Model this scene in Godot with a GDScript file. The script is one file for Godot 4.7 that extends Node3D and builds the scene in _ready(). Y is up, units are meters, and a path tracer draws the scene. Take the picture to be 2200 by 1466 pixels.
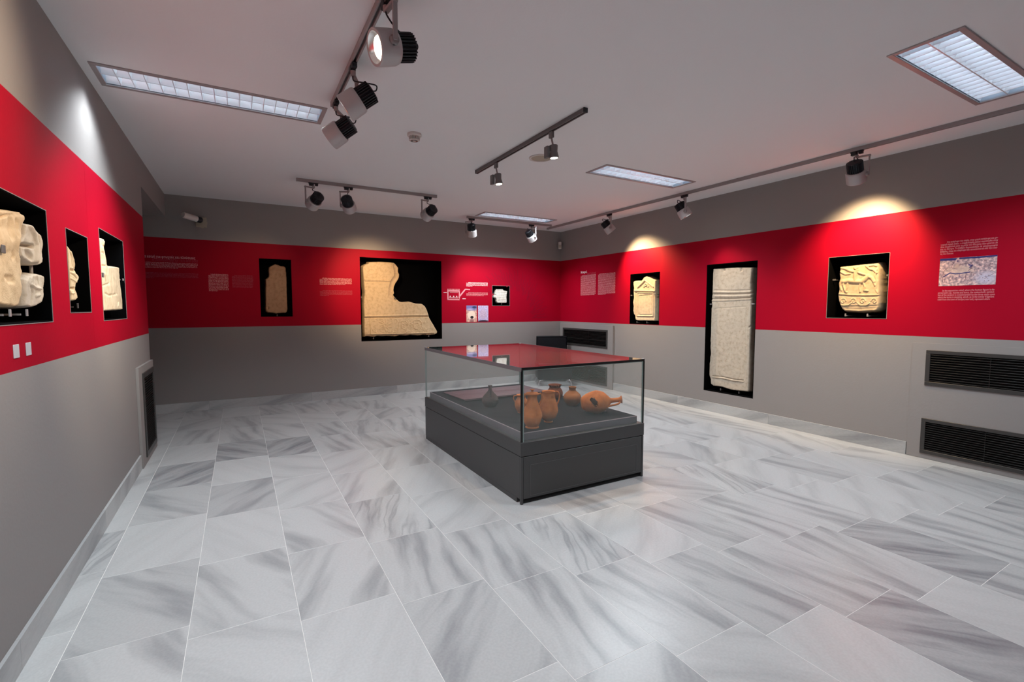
extends Node3D
# A museum room: marble floor, grey walls with a red band and black niches of carved stones, a glass case of pottery.
# The back right corner of the room is the origin; x runs to the right along the back wall, z towards the camera.

const ROOM_LEFT := -6.505
const ROOM_FRONT := 9.6
const HEIGHT := 2.971
const PASSAGE := 1.83
const BAND_LOW := 1.1745
const BAND_HIGH := 2.391

var mats := {}
var taken := {}

# ---------------------------------------------------------------- mesh helpers
func begin() -> SurfaceTool:
	var st := SurfaceTool.new()
	st.begin(Mesh.PRIMITIVE_TRIANGLES)
	st.set_smooth_group(-1)
	return st

func quad(st: SurfaceTool, a: Vector3, b: Vector3, c: Vector3, d: Vector3, out: Vector3, uv := false) -> void:
	var p := [a, b, c, d]
	var t := [Vector2(0, 0), Vector2(1, 0), Vector2(1, 1), Vector2(0, 1)]
	var order := [0, 1, 2, 0, 2, 3]
	if (c - a).cross(b - a).dot(out) < 0.0:
		order = [0, 2, 1, 0, 3, 2]
	for i in order:
		if uv:
			st.set_uv(t[i])
		st.add_vertex(p[i])

func box(st: SurfaceTool, c: Vector3, s: Vector3, b := Basis()) -> void:
	st.set_smooth_group(-1)
	var h := s * 0.5
	for axis in 3:
		for sg in [-1.0, 1.0]:
			var n := Vector3.ZERO
			n[axis] = sg
			var u := Vector3.ZERO
			u[(axis + 1) % 3] = 1.0
			var v := Vector3.ZERO
			v[(axis + 2) % 3] = 1.0
			var o: Vector3 = n * h
			var q := [o - u * h - v * h, o + u * h - v * h, o + u * h + v * h, o - u * h + v * h]
			quad(st, c + b * q[0], c + b * q[1], c + b * q[2], c + b * q[3], b * n)

# a box with small chamfers on all edges
func cbox(st: SurfaceTool, c: Vector3, s: Vector3, r: float, b := Basis()) -> void:
	st.set_smooth_group(-1)
	var h := s * 0.5
	for axis in 3:
		var a1 := (axis + 1) % 3
		var a2 := (axis + 2) % 3
		for sg in [-1.0, 1.0]:
			var q := []
			for k in [[-1, -1], [1, -1], [1, 1], [-1, 1]]:
				var p := Vector3.ZERO
				p[axis] = sg * h[axis]
				p[a1] = k[0] * (h[a1] - r)
				p[a2] = k[1] * (h[a2] - r)
				q.append(c + b * p)
			var n := Vector3.ZERO
			n[axis] = sg
			quad(st, q[0], q[1], q[2], q[3], b * n)
		for s1 in [-1.0, 1.0]:
			for s2 in [-1.0, 1.0]:
				var q := []
				for k in [[0, -1], [0, 1], [1, 1], [1, -1]]:
					var p := Vector3.ZERO
					p[axis] = k[1] * (h[axis] - r)
					p[a1] = s1 * (h[a1] if k[0] == 0 else h[a1] - r)
					p[a2] = s2 * (h[a2] - r if k[0] == 0 else h[a2])
					q.append(c + b * p)
				var n := Vector3.ZERO
				n[a1] = s1
				n[a2] = s2
				quad(st, q[0], q[1], q[2], q[3], b * n)
	for sx in [-1.0, 1.0]:
		for sy in [-1.0, 1.0]:
			for sz in [-1.0, 1.0]:
				var n := Vector3(sx, sy, sz)
				var x := c + b * (n * Vector3(h.x, h.y - r, h.z - r))
				var y := c + b * (n * Vector3(h.x - r, h.y, h.z - r))
				var z := c + b * (n * Vector3(h.x - r, h.y - r, h.z))
				if (z - x).cross(y - x).dot(b * n) < 0.0:
					var w := y
					y = z
					z = w
				for p in [x, y, z]:
					st.add_vertex(p)

# a cushion-like box: a sphere pulled apart at its middle
func rbox(st: SurfaceTool, c: Vector3, s: Vector3, r: float, b := Basis(), n := 4) -> void:
	st.set_smooth_group(1)
	var inner := s * 0.5 - Vector3.ONE * r
	var lats := []
	for i in n + 1:
		lats.append([-PI / 2 + PI / 2 * i / n, -1.0])
	for i in n + 1:
		lats.append([PI / 2 * i / n, 1.0])
	var lons := []
	for k in 4:
		for i in n + 1:
			lons.append([PI / 2 * k + PI / 2 * i / n, Vector2(1 if k == 0 or k == 3 else -1, 1 if k < 2 else -1)])
	lons.append([TAU, Vector2(1, 1)])
	var P := func(la: Array, lo: Array) -> Vector3:
		var d := Vector3(cos(la[0]) * cos(lo[0]), sin(la[0]), cos(la[0]) * sin(lo[0]))
		return c + b * (d * r + inner * Vector3(lo[1].x, la[1], lo[1].y))
	for i in lats.size() - 1:
		for j in lons.size() - 1:
			var p0: Vector3 = P.call(lats[i], lons[j])
			var p1: Vector3 = P.call(lats[i + 1], lons[j])
			var p2: Vector3 = P.call(lats[i + 1], lons[j + 1])
			var p3: Vector3 = P.call(lats[i], lons[j + 1])
			var mid := (p0 + p1 + p2 + p3) * 0.25 - c
			if p0.distance_to(p2) > 1e-6:
				quad(st, p0, p1, p2, p3, mid)

# surface of revolution round +y of the frame xf; profile points are (radius, height)
func lathe(st: SurfaceTool, prof: Array, xf := Transform3D(), seg := 32, skip = null, smooth := true) -> void:
	for i in prof.size() - 1:
		st.set_smooth_group(2 if smooth else 20 + i)
		var a: Vector2 = prof[i]
		var b: Vector2 = prof[i + 1]
		var e := b - a
		var n2 := Vector2(e.y, -e.x)
		for j in seg:
			if skip != null and skip.call(i, j):
				continue
			var t0 := TAU * j / seg
			var t1 := TAU * (j + 1) / seg
			var d0 := Vector3(cos(t0), 0, sin(t0))
			var d1 := Vector3(cos(t1), 0, sin(t1))
			var up := Vector3.UP
			var n := (d0 + d1).normalized() * n2.x + up * n2.y
			quad(st, xf * (d0 * a.x + up * a.y), xf * (d0 * b.x + up * b.y), xf * (d1 * b.x + up * b.y), xf * (d1 * a.x + up * a.y), xf.basis * n)

func dense(ctrl: Array, n := 6) -> Array:
	# a smooth profile through control points
	var c := Curve3D.new()
	var out := []
	for i in ctrl.size() - 1:
		var p0: Vector2 = ctrl[maxi(i - 1, 0)]
		var p1: Vector2 = ctrl[i]
		var p2: Vector2 = ctrl[i + 1]
		var p3: Vector2 = ctrl[mini(i + 2, ctrl.size() - 1)]
		for k in n:
			out.append(p1.cubic_interpolate(p2, p0, p3, float(k) / n))
	out.append(ctrl[-1])
	return out

func tube(st: SurfaceTool, pts: Array, r: float, seg := 10, flat := 1.0) -> void:
	st.set_smooth_group(3)
	var rings := []
	var side := Vector3.ZERO
	for i in pts.size():
		var t: Vector3 = ((pts[mini(i + 1, pts.size() - 1)] as Vector3) - pts[maxi(i - 1, 0)]).normalized()
		if side == Vector3.ZERO:
			side = t.cross(Vector3.UP if absf(t.y) < 0.9 else Vector3.RIGHT).normalized()
		side = (side - t * side.dot(t)).normalized()
		var up := t.cross(side)
		var ring := []
		for j in seg:
			var a := TAU * j / seg
			ring.append(pts[i] + (side * cos(a) + up * sin(a) * flat) * r)
		rings.append(ring)
	for i in pts.size() - 1:
		var mid: Vector3 = (pts[i] + pts[i + 1]) * 0.5
		for j in seg:
			var k := (j + 1) % seg
			var m: Vector3 = (rings[i][j] + rings[i + 1][k]) * 0.5
			quad(st, rings[i][j], rings[i + 1][j], rings[i + 1][k], rings[i][k], m - mid)
	for e in [0, pts.size() - 1]:
		var out: Vector3 = pts[0] - pts[1] if e == 0 else pts[-1] - pts[-2]
		for j in range(1, seg - 1, 1):
			var tri := [rings[e][0], rings[e][j], rings[e][j + 1]]
			if (tri[2] - tri[0]).cross(tri[1] - tri[0]).dot(out) < 0.0:
				tri = [tri[0], tri[2], tri[1]]
			for p in tri:
				st.add_vertex(p)

func arc(pts: Array, n := 6) -> Array:
	var out := []
	for i in pts.size() - 1:
		var p0: Vector3 = pts[maxi(i - 1, 0)]
		var p3: Vector3 = pts[mini(i + 2, pts.size() - 1)]
		for k in n:
			out.append((pts[i] as Vector3).cubic_interpolate(pts[i + 1], p0, p3, float(k) / n))
	out.append(pts[-1])
	return out

func done(st: SurfaceTool) -> ArrayMesh:
	st.generate_normals()
	return st.commit()

# ---------------------------------------------------------------- scene helpers
func mesh_node(called: String, mesh: Mesh, m: Material, parent: Node = self) -> MeshInstance3D:
	var o := MeshInstance3D.new()
	o.name = numbered(called) if parent == self else called
	o.mesh = mesh
	o.material_override = m
	parent.add_child(o, true)
	return o

func part(called: String, st: SurfaceTool, m: Material, parent: Node) -> MeshInstance3D:
	return mesh_node(called, done(st), m, parent)

func numbered(called: String) -> String:
	var n: int = taken.get(called, 0)
	taken[called] = n + 1
	return called if n == 0 else "%s_%03d" % [called, n]

func tag(o: Node, label: String, category: String, group := "") -> Node:
	o.set_meta("label", label)
	o.set_meta("category", category)
	if group:
		o.set_meta("group", group)
	return o

func thing(called: String, label: String, category: String, at := Vector3.ZERO, basis := Basis(), group := "") -> Node3D:
	var o := Node3D.new()
	o.name = numbered(called)
	add_child(o, true)
	o.transform = Transform3D(basis, at)
	tag(o, label, category, group)
	return o

func structure(called: String, label: String, at := Vector3.ZERO, basis := Basis()) -> Node3D:
	var o := Node3D.new()
	o.name = numbered(called)
	add_child(o, true)
	o.transform = Transform3D(basis, at)
	o.set_meta("kind", "structure")
	if label:
		o.set_meta("label", label)
	return o

func mat(called: String, c: Color, rough := 0.6, metal := 0.0, spec := 0.5) -> StandardMaterial3D:
	var m := StandardMaterial3D.new()
	m.resource_name = called
	m.albedo_color = c
	m.roughness = rough
	m.metallic = metal
	m.metallic_specular = spec
	mats[called] = m
	return m

func glow(m: StandardMaterial3D, c: Color, e: float) -> StandardMaterial3D:
	m.emission_enabled = true
	m.emission = c
	m.emission_energy_multiplier = e
	return m

func noise(freq: float, octaves := 4, sd := 1, type := FastNoiseLite.TYPE_SIMPLEX_SMOOTH) -> FastNoiseLite:
	var f := FastNoiseLite.new()
	f.noise_type = type
	f.frequency = freq
	f.fractal_octaves = octaves
	f.seed = sd
	return f

func noise_tex(freq: float, octaves: int, sd: int, colors: Array, size := 512) -> NoiseTexture2D:
	var t := NoiseTexture2D.new()
	t.width = size
	t.height = size
	t.seamless = true
	t.noise = noise(freq, octaves, sd)
	if colors.size():
		var g := Gradient.new()
		g.offsets = PackedFloat32Array([0.0, 0.38, 0.62, 1.0])
		g.colors = PackedColorArray(colors)
		t.color_ramp = g
	return t

func triplanar(m: StandardMaterial3D, scale: float, world := false) -> StandardMaterial3D:
	m.uv1_triplanar = true
	m.uv1_world_triplanar = world
	m.uv1_scale = Vector3.ONE * scale
	return m

func relief(m: StandardMaterial3D, t: Texture2D, cm: float) -> StandardMaterial3D:
	m.heightmap_enabled = true
	m.heightmap_texture = t
	m.heightmap_scale = cm
	return m

# frames of the three walls: local x runs to the right as one faces the wall, z out of it
func wall_basis(side: String) -> Basis:
	if side == "back":
		return Basis()
	if side == "right":
		return Basis(Vector3(0, 0, 1), Vector3.UP, Vector3(-1, 0, 0))
	return Basis(Vector3(0, 0, -1), Vector3.UP, Vector3(1, 0, 0))

func on_wall(side: String, u: float, y: float, out := 0.0) -> Vector3:
	if side == "back":
		return Vector3(u, y, out)
	if side == "right":
		return Vector3(-out, y, u)
	return Vector3(ROOM_LEFT + out, y, -u)

# ---------------------------------------------------------------- the start
func _ready() -> void:
	var cam := Camera3D.new()
	cam.name = "camera"
	cam.fov = 71.308
	cam.keep_aspect = Camera3D.KEEP_HEIGHT
	cam.near = 0.05
	cam.position = Vector3(-5.6866, 1.45, 7.9459)
	cam.rotation_degrees = Vector3(-4.007, -29.789, 0)
	add_child(cam)
	cam.current = true
	var we := WorldEnvironment.new()
	we.name = "world"
	var env := Environment.new()
	env.background_mode = Environment.BG_COLOR
	env.background_color = Color(0.02, 0.02, 0.02)
	env.tonemap_mode = Environment.TONE_MAPPER_LINEAR
	env.tonemap_exposure = 1.0
	env.sdfgi_enabled = true
	env.ssao_enabled = true
	env.ssil_enabled = true
	we.environment = env
	add_child(we)
	materials()
	# ceiling lights: centre of the panel, label, light energy, glow of the tubes
	ceiling_light(Vector3(-5.7475, HEIGHT, 3.818), "recessed louvred ceiling light beside the left wall, with clear cells and dim tubes", 1.35, 7.0)
	ceiling_light(Vector3(-1.5475, HEIGHT, 3.785), "glowing louvred ceiling light between the short dark track and the right wall track", 1.35, 9.0)
	ceiling_light(Vector3(-1.5525, HEIGHT, 0.9), "farthest glowing louvred ceiling light, just before the short back corner track", 1.35, 9.0)
	ceiling_light(Vector3(-1.535, HEIGHT, 6.655), "large glowing louvred ceiling light at the top right, cut by the frame edge", 1.35, 9.0)
	ceiling_light(Vector3(-5.7475, HEIGHT, 6.66), "recessed louvred ceiling light overhead, out of the picture above the viewer", 1.35, 9.0)
	room()
	floor_tiles()
	baseboards()
	tracks()
	niches_and_stones()
	wall_prints()
	fan_coils()
	display_case()
	pottery()
	chair()
	small_fittings()

func materials() -> void:
	var fine := noise_tex(0.05, 4, 5, [])
	relief(triplanar(mat("grey_paint", Color(0.578, 0.557, 0.548), 0.55, 0, 0.35), 1.5, true), fine, 0.03)
	relief(triplanar(mat("red_vinyl", Color(0.645, 0.02, 0.14), 0.5, 0, 0.22), 1.5, true), fine, 0.02)
	relief(triplanar(mat("ceiling_paint", Color(0.90, 0.90, 0.905), 0.9, 0, 0.3), 1.5, true), fine, 0.03)
	mat("niche_black", Color(0.03, 0.03, 0.035), 0.95, 0, 0.12)
	mat("trim_metal", Color(0.66, 0.63, 0.63), 0.45, 0.3)
	mat("track_grey", Color(0.60, 0.57, 0.57), 0.45, 0.1)
	mat("track_dark", Color(0.40, 0.385, 0.385), 0.45, 0.1)
	mat("lamp_silver", Color(0.72, 0.70, 0.70), 0.45, 0.25)
	mat("lamp_black", Color(0.075, 0.09, 0.115), 0.5)
	mat("lamp_dark", Color(0.43, 0.42, 0.42), 0.45, 0.1)
	mat("reflector", Color(0.9, 0.9, 0.9), 0.25, 0.9)
	glow(mat("lens_glow", Color(1, 1, 1), 0.3), Color(1.0, 0.93, 0.82), 6.0)
	mat("white_plastic", Color(0.82, 0.80, 0.78), 0.45)
	mat("cream_plastic", Color(0.66, 0.62, 0.55), 0.6)
	mat("louvre", Color(0.95, 0.96, 0.97), 0.30, 0.3)
	mat("light_housing", Color(0.60, 0.64, 0.68), 0.5)
	mat("charcoal", Color(0.235, 0.232, 0.232), 0.42)
	mat("charcoal_line", Color(0.33, 0.33, 0.33), 0.4)
	mat("shadow_gap", Color(0.02, 0.02, 0.02), 0.9)
	mat("seal", Color(0.03, 0.035, 0.035), 0.4)
	mat("edge_reflection", Color(0.42, 0.385, 0.39), 0.45)  # grey that paints the reflection along the bevelled top glass edge
	relief(triplanar(mat("felt", Color(0.135, 0.125, 0.145), 0.95, 0, 0.2), 9.0), noise_tex(0.25, 3, 9, []), 0.25)
	mat("deck_side", Color(0.30, 0.27, 0.295), 0.6)
	mat("edge_glint", Color(0.50, 0.45, 0.47), 0.5)  # lighter tone that paints the light caught by the deck chamfer
	mat("plum", Color(0.29, 0.19, 0.225), 0.4)
	mat("plum_text", Color(0.52, 0.42, 0.45), 0.5)
	var g := mat("glass", Color(0.92, 1.0, 0.97, 0.035), 0.0)
	g.transparency = BaseMaterial3D.TRANSPARENCY_ALPHA
	g.metallic_specular = 0.32
	var gt := mat("top_glass", Color(0.92, 1.0, 0.97, 0.035), 0.0)
	gt.transparency = BaseMaterial3D.TRANSPARENCY_ALPHA
	var ge := mat("glass_edge", Color(0.50, 0.56, 0.545), 0.2, 0.0)
	mat("leather", Color(0.06, 0.065, 0.085), 0.42, 0, 0.35)
	mat("chrome", Color(0.85, 0.85, 0.86), 0.12, 1.0)
	mat("grille", Color(0.235, 0.228, 0.222), 0.4, 0.1)
	mat("slat", Color(0.15, 0.145, 0.14), 0.3, 0.3)
	mat("white_print", Color(0.93, 0.84, 0.85), 0.6)
	mat("pale_print", Color(0.88, 0.60, 0.63), 0.6)
	mat("faint_print", Color(0.68, 0.22, 0.30), 0.6)
	mat("dark_red_print", Color(0.585, 0.015, 0.135), 0.5, 0, 0.3)
	mat("card", Color(0.74, 0.73, 0.75), 0.5)
	mat("card_print", Color(0.52, 0.51, 0.55), 0.6)
	mat("grout", Color(0.93, 0.92, 0.90), 0.8)
	stone_mat("limestone", Color(0.82, 0.72, 0.58), 3)
	stone_mat("marble_stone", Color(0.86, 0.78, 0.66), 4)
	stone_mat("brown_stone", Color(0.72, 0.57, 0.44), 5)
	stone_mat("white_stone", Color(0.88, 0.86, 0.82), 6)
	stone_mat("grey_stone", Color(0.77, 0.72, 0.65), 7)
	clay("terracotta", Color(0.70, 0.42, 0.215), 11)
	clay("terracotta_brown", Color(0.52, 0.34, 0.205), 12)
	clay("terracotta_dark", Color(0.42, 0.22, 0.13), 13)
	mat("pot_inside", Color(0.20, 0.10, 0.06), 0.9)
	clay("grey_ware", Color(0.30, 0.25, 0.25), 14)

func stone_mat(called: String, c: Color, sd: int) -> void:
	var m := triplanar(mat(called, Color.WHITE, 0.85, 0, 0.3), 1.6)
	m.albedo_texture = noise_tex(0.02, 7, sd, [c * Color(0.88, 0.85, 0.82), c * Color(0.975, 0.97, 0.965), c, c * Color(1.03, 1.03, 1.035)])
	relief(m, noise_tex(0.16, 5, sd + 20, []), 0.09)

func clay(called: String, c: Color, sd: int) -> void:
	var m := triplanar(mat(called, Color.WHITE, 0.75, 0, 0.3), 3.0)
	m.albedo_texture = noise_tex(0.012, 5, sd, [c * Color(0.72, 0.68, 0.66), c * Color(0.93, 0.92, 0.9), c, c * Color(1.08, 1.1, 1.12)], 256)
	relief(m, noise_tex(0.08, 4, sd + 20, [], 256), 0.12)

# ---------------------------------------------------------------- recessed ceiling lights
func ceiling_light(c: Vector3, label: String, energy: float, tube_glow: float) -> void:
	var t := thing("ceiling_light", label, "ceiling light", c, Basis(), "louvred ceiling lights")
	var hx := 0.70
	var hz := 0.18
	var st := begin()
	for k in [[0, 1], [0, -1], [1, 1], [1, -1]]:
		if k[0] == 0:
			cbox(st, Vector3(0, -0.002, k[1] * (hz - 0.016)), Vector3(hx * 2, 0.012, 0.032), 0.002)
		else:
			cbox(st, Vector3(k[1] * (hx - 0.016), -0.002, 0), Vector3(0.032, 0.012, hz * 2 - 0.064), 0.002)
	part("frame", st, mats.trim_metal, t)
	st = begin()
	var w := hx - 0.032
	var d := hz - 0.032
	quad(st, Vector3(-w, 0.11, -d), Vector3(w, 0.11, -d), Vector3(w, 0.11, d), Vector3(-w, 0.11, d), Vector3.DOWN)
	quad(st, Vector3(-w, 0.125, -d), Vector3(w, 0.125, -d), Vector3(w, 0.125, d), Vector3(-w, 0.125, d), Vector3.UP)
	for s in [-1.0, 1.0]:
		quad(st, Vector3(-w, 0, s * d), Vector3(w, 0, s * d), Vector3(w, 0.11, s * d), Vector3(-w, 0.11, s * d), Vector3(0, 0, -s))
		quad(st, Vector3(s * w, 0, -d), Vector3(s * w, 0, d), Vector3(s * w, 0.11, d), Vector3(s * w, 0.11, -d), Vector3(-s, 0, 0))
	part("reflector", st, mats.light_housing, t)
	# parabolic lengthwise reflectors and the spine
	for z in [-d, 0.0, d]:
		st = begin()
		st.set_smooth_group(4)
		for s in [-1.0, 1.0]:
			if absf(z) > 0.01 and s * z > 0:
				continue
			var px := 0.0
			for k in 5:
				var y0 := 0.004 + 0.045 * k / 5.0
				var y1 := 0.004 + 0.045 * (k + 1) / 5.0
				var o0 := 0.004 + 0.030 * pow(k / 5.0, 1.8)
				var o1 := 0.004 + 0.030 * pow((k + 1) / 5.0, 1.8)
				quad(st, Vector3(-w, y0, z + s * o0), Vector3(w, y0, z + s * o0), Vector3(w, y1, z + s * o1), Vector3(-w, y1, z + s * o1), Vector3(0, -0.3, s))
		st.set_smooth_group(-1)
		if absf(z) < 0.01:
			quad(st, Vector3(-w, 0.004, -0.004), Vector3(w, 0.004, -0.004), Vector3(w, 0.004, 0.004), Vector3(-w, 0.004, 0.004), Vector3.DOWN)
		part("spine" if absf(z) < 0.01 else "side_reflector", st, mats.louvre, t)
	var blade: ArrayMesh = null
	var n := 17
	for k in n - 1:
		if blade == null:
			st = begin()
			for s in [-1.0, 1.0]:
				quad(st, Vector3(s * 0.002, 0.003, -d), Vector3(s * 0.002, 0.003, d), Vector3(s * 0.009, 0.046, d), Vector3(s * 0.009, 0.046, -d), Vector3(s, 0, 0))
			quad(st, Vector3(-0.002, 0.003, -d), Vector3(0.002, 0.003, -d), Vector3(0.002, 0.003, d), Vector3(-0.002, 0.003, d), Vector3.DOWN)
			quad(st, Vector3(-0.009, 0.046, -d), Vector3(0.009, 0.046, -d), Vector3(0.009, 0.046, d), Vector3(-0.009, 0.046, d), Vector3.UP)
			blade = done(st)
		var b := mesh_node("cross_blade", blade, mats.louvre, t)
		b.position.x = -w + 2 * w * (k + 1) / n
	var gm := glow(mat("tube_glow_%d" % taken["ceiling_light"], Color(0.9, 0.9, 0.9), 0.4), Color(0.86, 0.93, 1.0), tube_glow)
	for z in [-d * 0.5, d * 0.5]:
		st = begin()
		tube(st, [Vector3(-w + 0.02, 0.075, z), Vector3(w - 0.02, 0.075, z)], 0.013, 12)
		part("light_tube", st, gm, t)
	for k in 4:
		var l := SpotLight3D.new()
		l.name = "louvre_light"
		l.spot_angle = 64.0
		l.spot_angle_attenuation = 0.55
		l.spot_range = 14.0
		l.spot_attenuation = 2.0
		l.light_energy = energy
		l.light_color = Color(0.93, 0.975, 1.0)
		l.light_size = 0.10
		l.shadow_enabled = true
		l.rotation_degrees = Vector3(-90, 0, 0)
		l.position = Vector3(-w + 2 * w * (k + 0.5) / 4.0, -0.02, 0)
		t.add_child(l, true)

# ---------------------------------------------------------------- the room
func cells(us: Array, vs: Array, holes: Array) -> Array:
	# rectangles [u0, u1, v0, v1] left of a sheet after its holes are cut out
	var cu := us.duplicate()
	var cv := vs.duplicate()
	for h in holes:
		for k in [h[0], h[1]]:
			if k > us[0] and k < us[-1] and not cu.has(k):
				cu.append(k)
		for k in [h[2], h[3]]:
			if k > vs[0] and k < vs[-1] and not cv.has(k):
				cv.append(k)
	cu.sort()
	cv.sort()
	var out := []
	for i in cu.size() - 1:
		for j in cv.size() - 1:
			var m := Vector2(cu[i] + cu[i + 1], cv[j] + cv[j + 1]) * 0.5
			var solid := true
			for h in holes:
				if m.x > h[0] and m.x < h[1] and m.y > h[2] and m.y < h[3]:
					solid = false
			if solid:
				out.append([cu[i], cu[i + 1], cv[j], cv[j + 1]])
	return out

func wall(called: String, side: String, u0: float, u1: float, low: float, high: float, holes: Array, label: String, seams := []) -> Node3D:
	var w := structure(called, label, on_wall(side, 0, 0), wall_basis(side))
	for band in [["lower_paint", -0.02, low, mats.grey_paint], ["red_band", low, high, mats.red_vinyl], ["upper_paint", high, HEIGHT + 0.05, mats.grey_paint]]:
		var st := begin()
		for c in cells([u0, u1], [band[1], band[2]], holes):
			box(st, Vector3((c[0] + c[1]) * 0.5, (c[2] + c[3]) * 0.5, -0.15), Vector3(c[1] - c[0], c[3] - c[2], 0.3))
		part(band[0], st, band[3], w)
	for s in seams:
		var st := begin()
		box(st, Vector3(s, (low + high) * 0.5, 0.0001), Vector3(0.003, high - low, 0.0003))
		part("seam", st, mats.red_vinyl, w)
	return w

const BACK_HOLES := [[-3.971, -2.571, 0.899, 2.268], [-5.410, -4.981, 1.315, 2.172], [-1.565, -1.189, 1.486, 1.863]]
const RIGHT_HOLES := [[1.988, 2.636, 1.180, 2.007], [3.490, 4.240, 0.283, 2.046], [5.076, 5.646, 1.337, 2.003]]
const LEFT_HOLES := [[-3.667, -2.884, 1.359, 1.997], [-4.409, -3.975, 1.421, 1.891], [-5.78, -4.708, 1.379, 1.932]]

func room() -> void:
	wall("wall_back", "back", -9.1, 0.3, BAND_LOW, BAND_HIGH, BACK_HOLES, "grey back wall with a wide red band and three black niches")
	wall("wall_right", "right", 0.0, ROOM_FRONT + 0.3, BAND_LOW, BAND_HIGH, RIGHT_HOLES, "grey right wall with a wide red band and three black niches")
	wall("wall_left", "left", -ROOM_FRONT - 0.3, -PASSAGE, 1.187, 2.367, LEFT_HOLES, "grey left wall with a wide red band, ending at a passage", [-3.938])
	# what closes the room behind the camera and the passage
	var w := structure("wall_front", "grey wall behind the viewer")
	var st := begin()
	box(st, Vector3(-3.25, HEIGHT * 0.5, ROOM_FRONT + 0.15), Vector3(7.2, HEIGHT + 0.1, 0.3))
	part("paint", st, mats.grey_paint, w)
	w = structure("wall_passage", "grey walls that close the passage beside the left wall")
	st = begin()
	box(st, Vector3(-8.95, HEIGHT * 0.5, 0.9), Vector3(0.3, HEIGHT + 0.1, 2.4))
	box(st, Vector3(-7.95, HEIGHT * 0.5, PASSAGE + 0.15), Vector3(2.29, HEIGHT + 0.1, 0.3))
	part("paint", st, mats.grey_paint, w)
	w = structure("beam_left", "grey beam over the passage between left wall and back wall")
	st = begin()
	box(st, Vector3(ROOM_LEFT - 0.15, 2.672 + 0.17, PASSAGE * 0.5), Vector3(0.3, 0.34, PASSAGE))
	part("paint", st, mats.grey_paint, w)
	w = structure("ceiling", "flat white painted ceiling")
	var holes := []
	for c in [Vector2(-5.7475, 3.818), Vector2(-1.5475, 3.785), Vector2(-1.5525, 0.9), Vector2(-1.535, 6.655), Vector2(-5.7475, 6.66)]:
		holes.append([c.x - 0.669, c.x + 0.669, c.y - 0.149, c.y + 0.149])
	st = begin()
	for c in cells([-9.1, 0.3], [-0.3, ROOM_FRONT + 0.3], holes):
		box(st, Vector3((c[0] + c[1]) * 0.5, HEIGHT + 0.1, (c[2] + c[3]) * 0.5), Vector3(c[1] - c[0], 0.2, c[3] - c[2]))
	part("plaster", st, mats.ceiling_paint, w)

# ---------------------------------------------------------------- marble
func marble_texture(sd: int, angle: float, base: float, streak: float, dark: float) -> ImageTexture:
	var w := 256
	var h := 400
	var warp := noise(1.6, 3, sd + 100)
	var band := noise(1.0, 4, sd)
	var vein := noise(1.0, 3, sd + 50)
	var grain := noise(60.0, 2, sd + 70)
	var data := PackedByteArray()
	data.resize(w * h * 3)
	var ca := cos(angle)
	var sa := sin(angle)
	var i := 0
	for y in h:
		for x in w:
			var px := 0.4448 * x / w
			var py := 0.69 * y / h
			var q := warp.get_noise_2d(px * 1.1, py * 1.1) * 0.032
			var u := px * ca + py * sa + q
			var v := -px * sa + py * ca
			var s := band.get_noise_2d(u * 5.5, v * 0.7) * 0.5 + 0.5
			s = smoothstep(0.38, 0.95, s)
			var t := 1.0 - absf(vein.get_noise_2d(u * 9.0 + 7.0, v * 0.9)) * 4.0
			t = maxf(t, 0.0) * smoothstep(0.25, 0.6, band.get_noise_2d(u * 3.0 + 20.0, v * 2.0) * 0.5 + 0.5)
			var g := base - streak * s - dark * t + 0.025 * grain.get_noise_2d(px, py)
			var k := clampf((0.82 - g) * 0.12, 0.0, 0.05)
			data[i] = int(clampf(g - k * 0.5, 0, 1) * 255)
			data[i + 1] = int(clampf(g - k * 0.35, 0, 1) * 255)
			data[i + 2] = int(clampf(g + k * 0.2, 0, 1) * 255)
			i += 3
	return ImageTexture.create_from_image(Image.create_from_data(w, h, false, Image.FORMAT_RGB8, data))

var marble := []

func marble_materials() -> void:
	# tone of the slab, strength of its grey bands and dark veins: clean, clouded, banded, veined and grey slabs
	var kinds := [[0.855, 0.04, 0.0, 0.5], [0.85, 0.08, 0.0, 0.9], [0.85, 0.17, 0.0, 0.5], [0.835, 0.19, 0.02, 0.15], [0.835, 0.20, 0.04, 0.12],
		[0.81, 0.16, 0.015, 0.75], [0.79, 0.17, 0.02, 0.65], [0.81, 0.17, 0.06, 0.2], [0.845, 0.12, 0.11, 0.35], [0.765, 0.15, 0.08, 0.7]]
	for k in kinds.size():
		var m := mat("marble_%d" % k, Color(0.875, 0.875, 0.872), 0.30, 0, 0.5)
		m.albedo_texture = marble_texture(31 * k + 3, kinds[k][3], kinds[k][0], kinds[k][1], kinds[k][2])
		marble.append(m)

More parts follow.
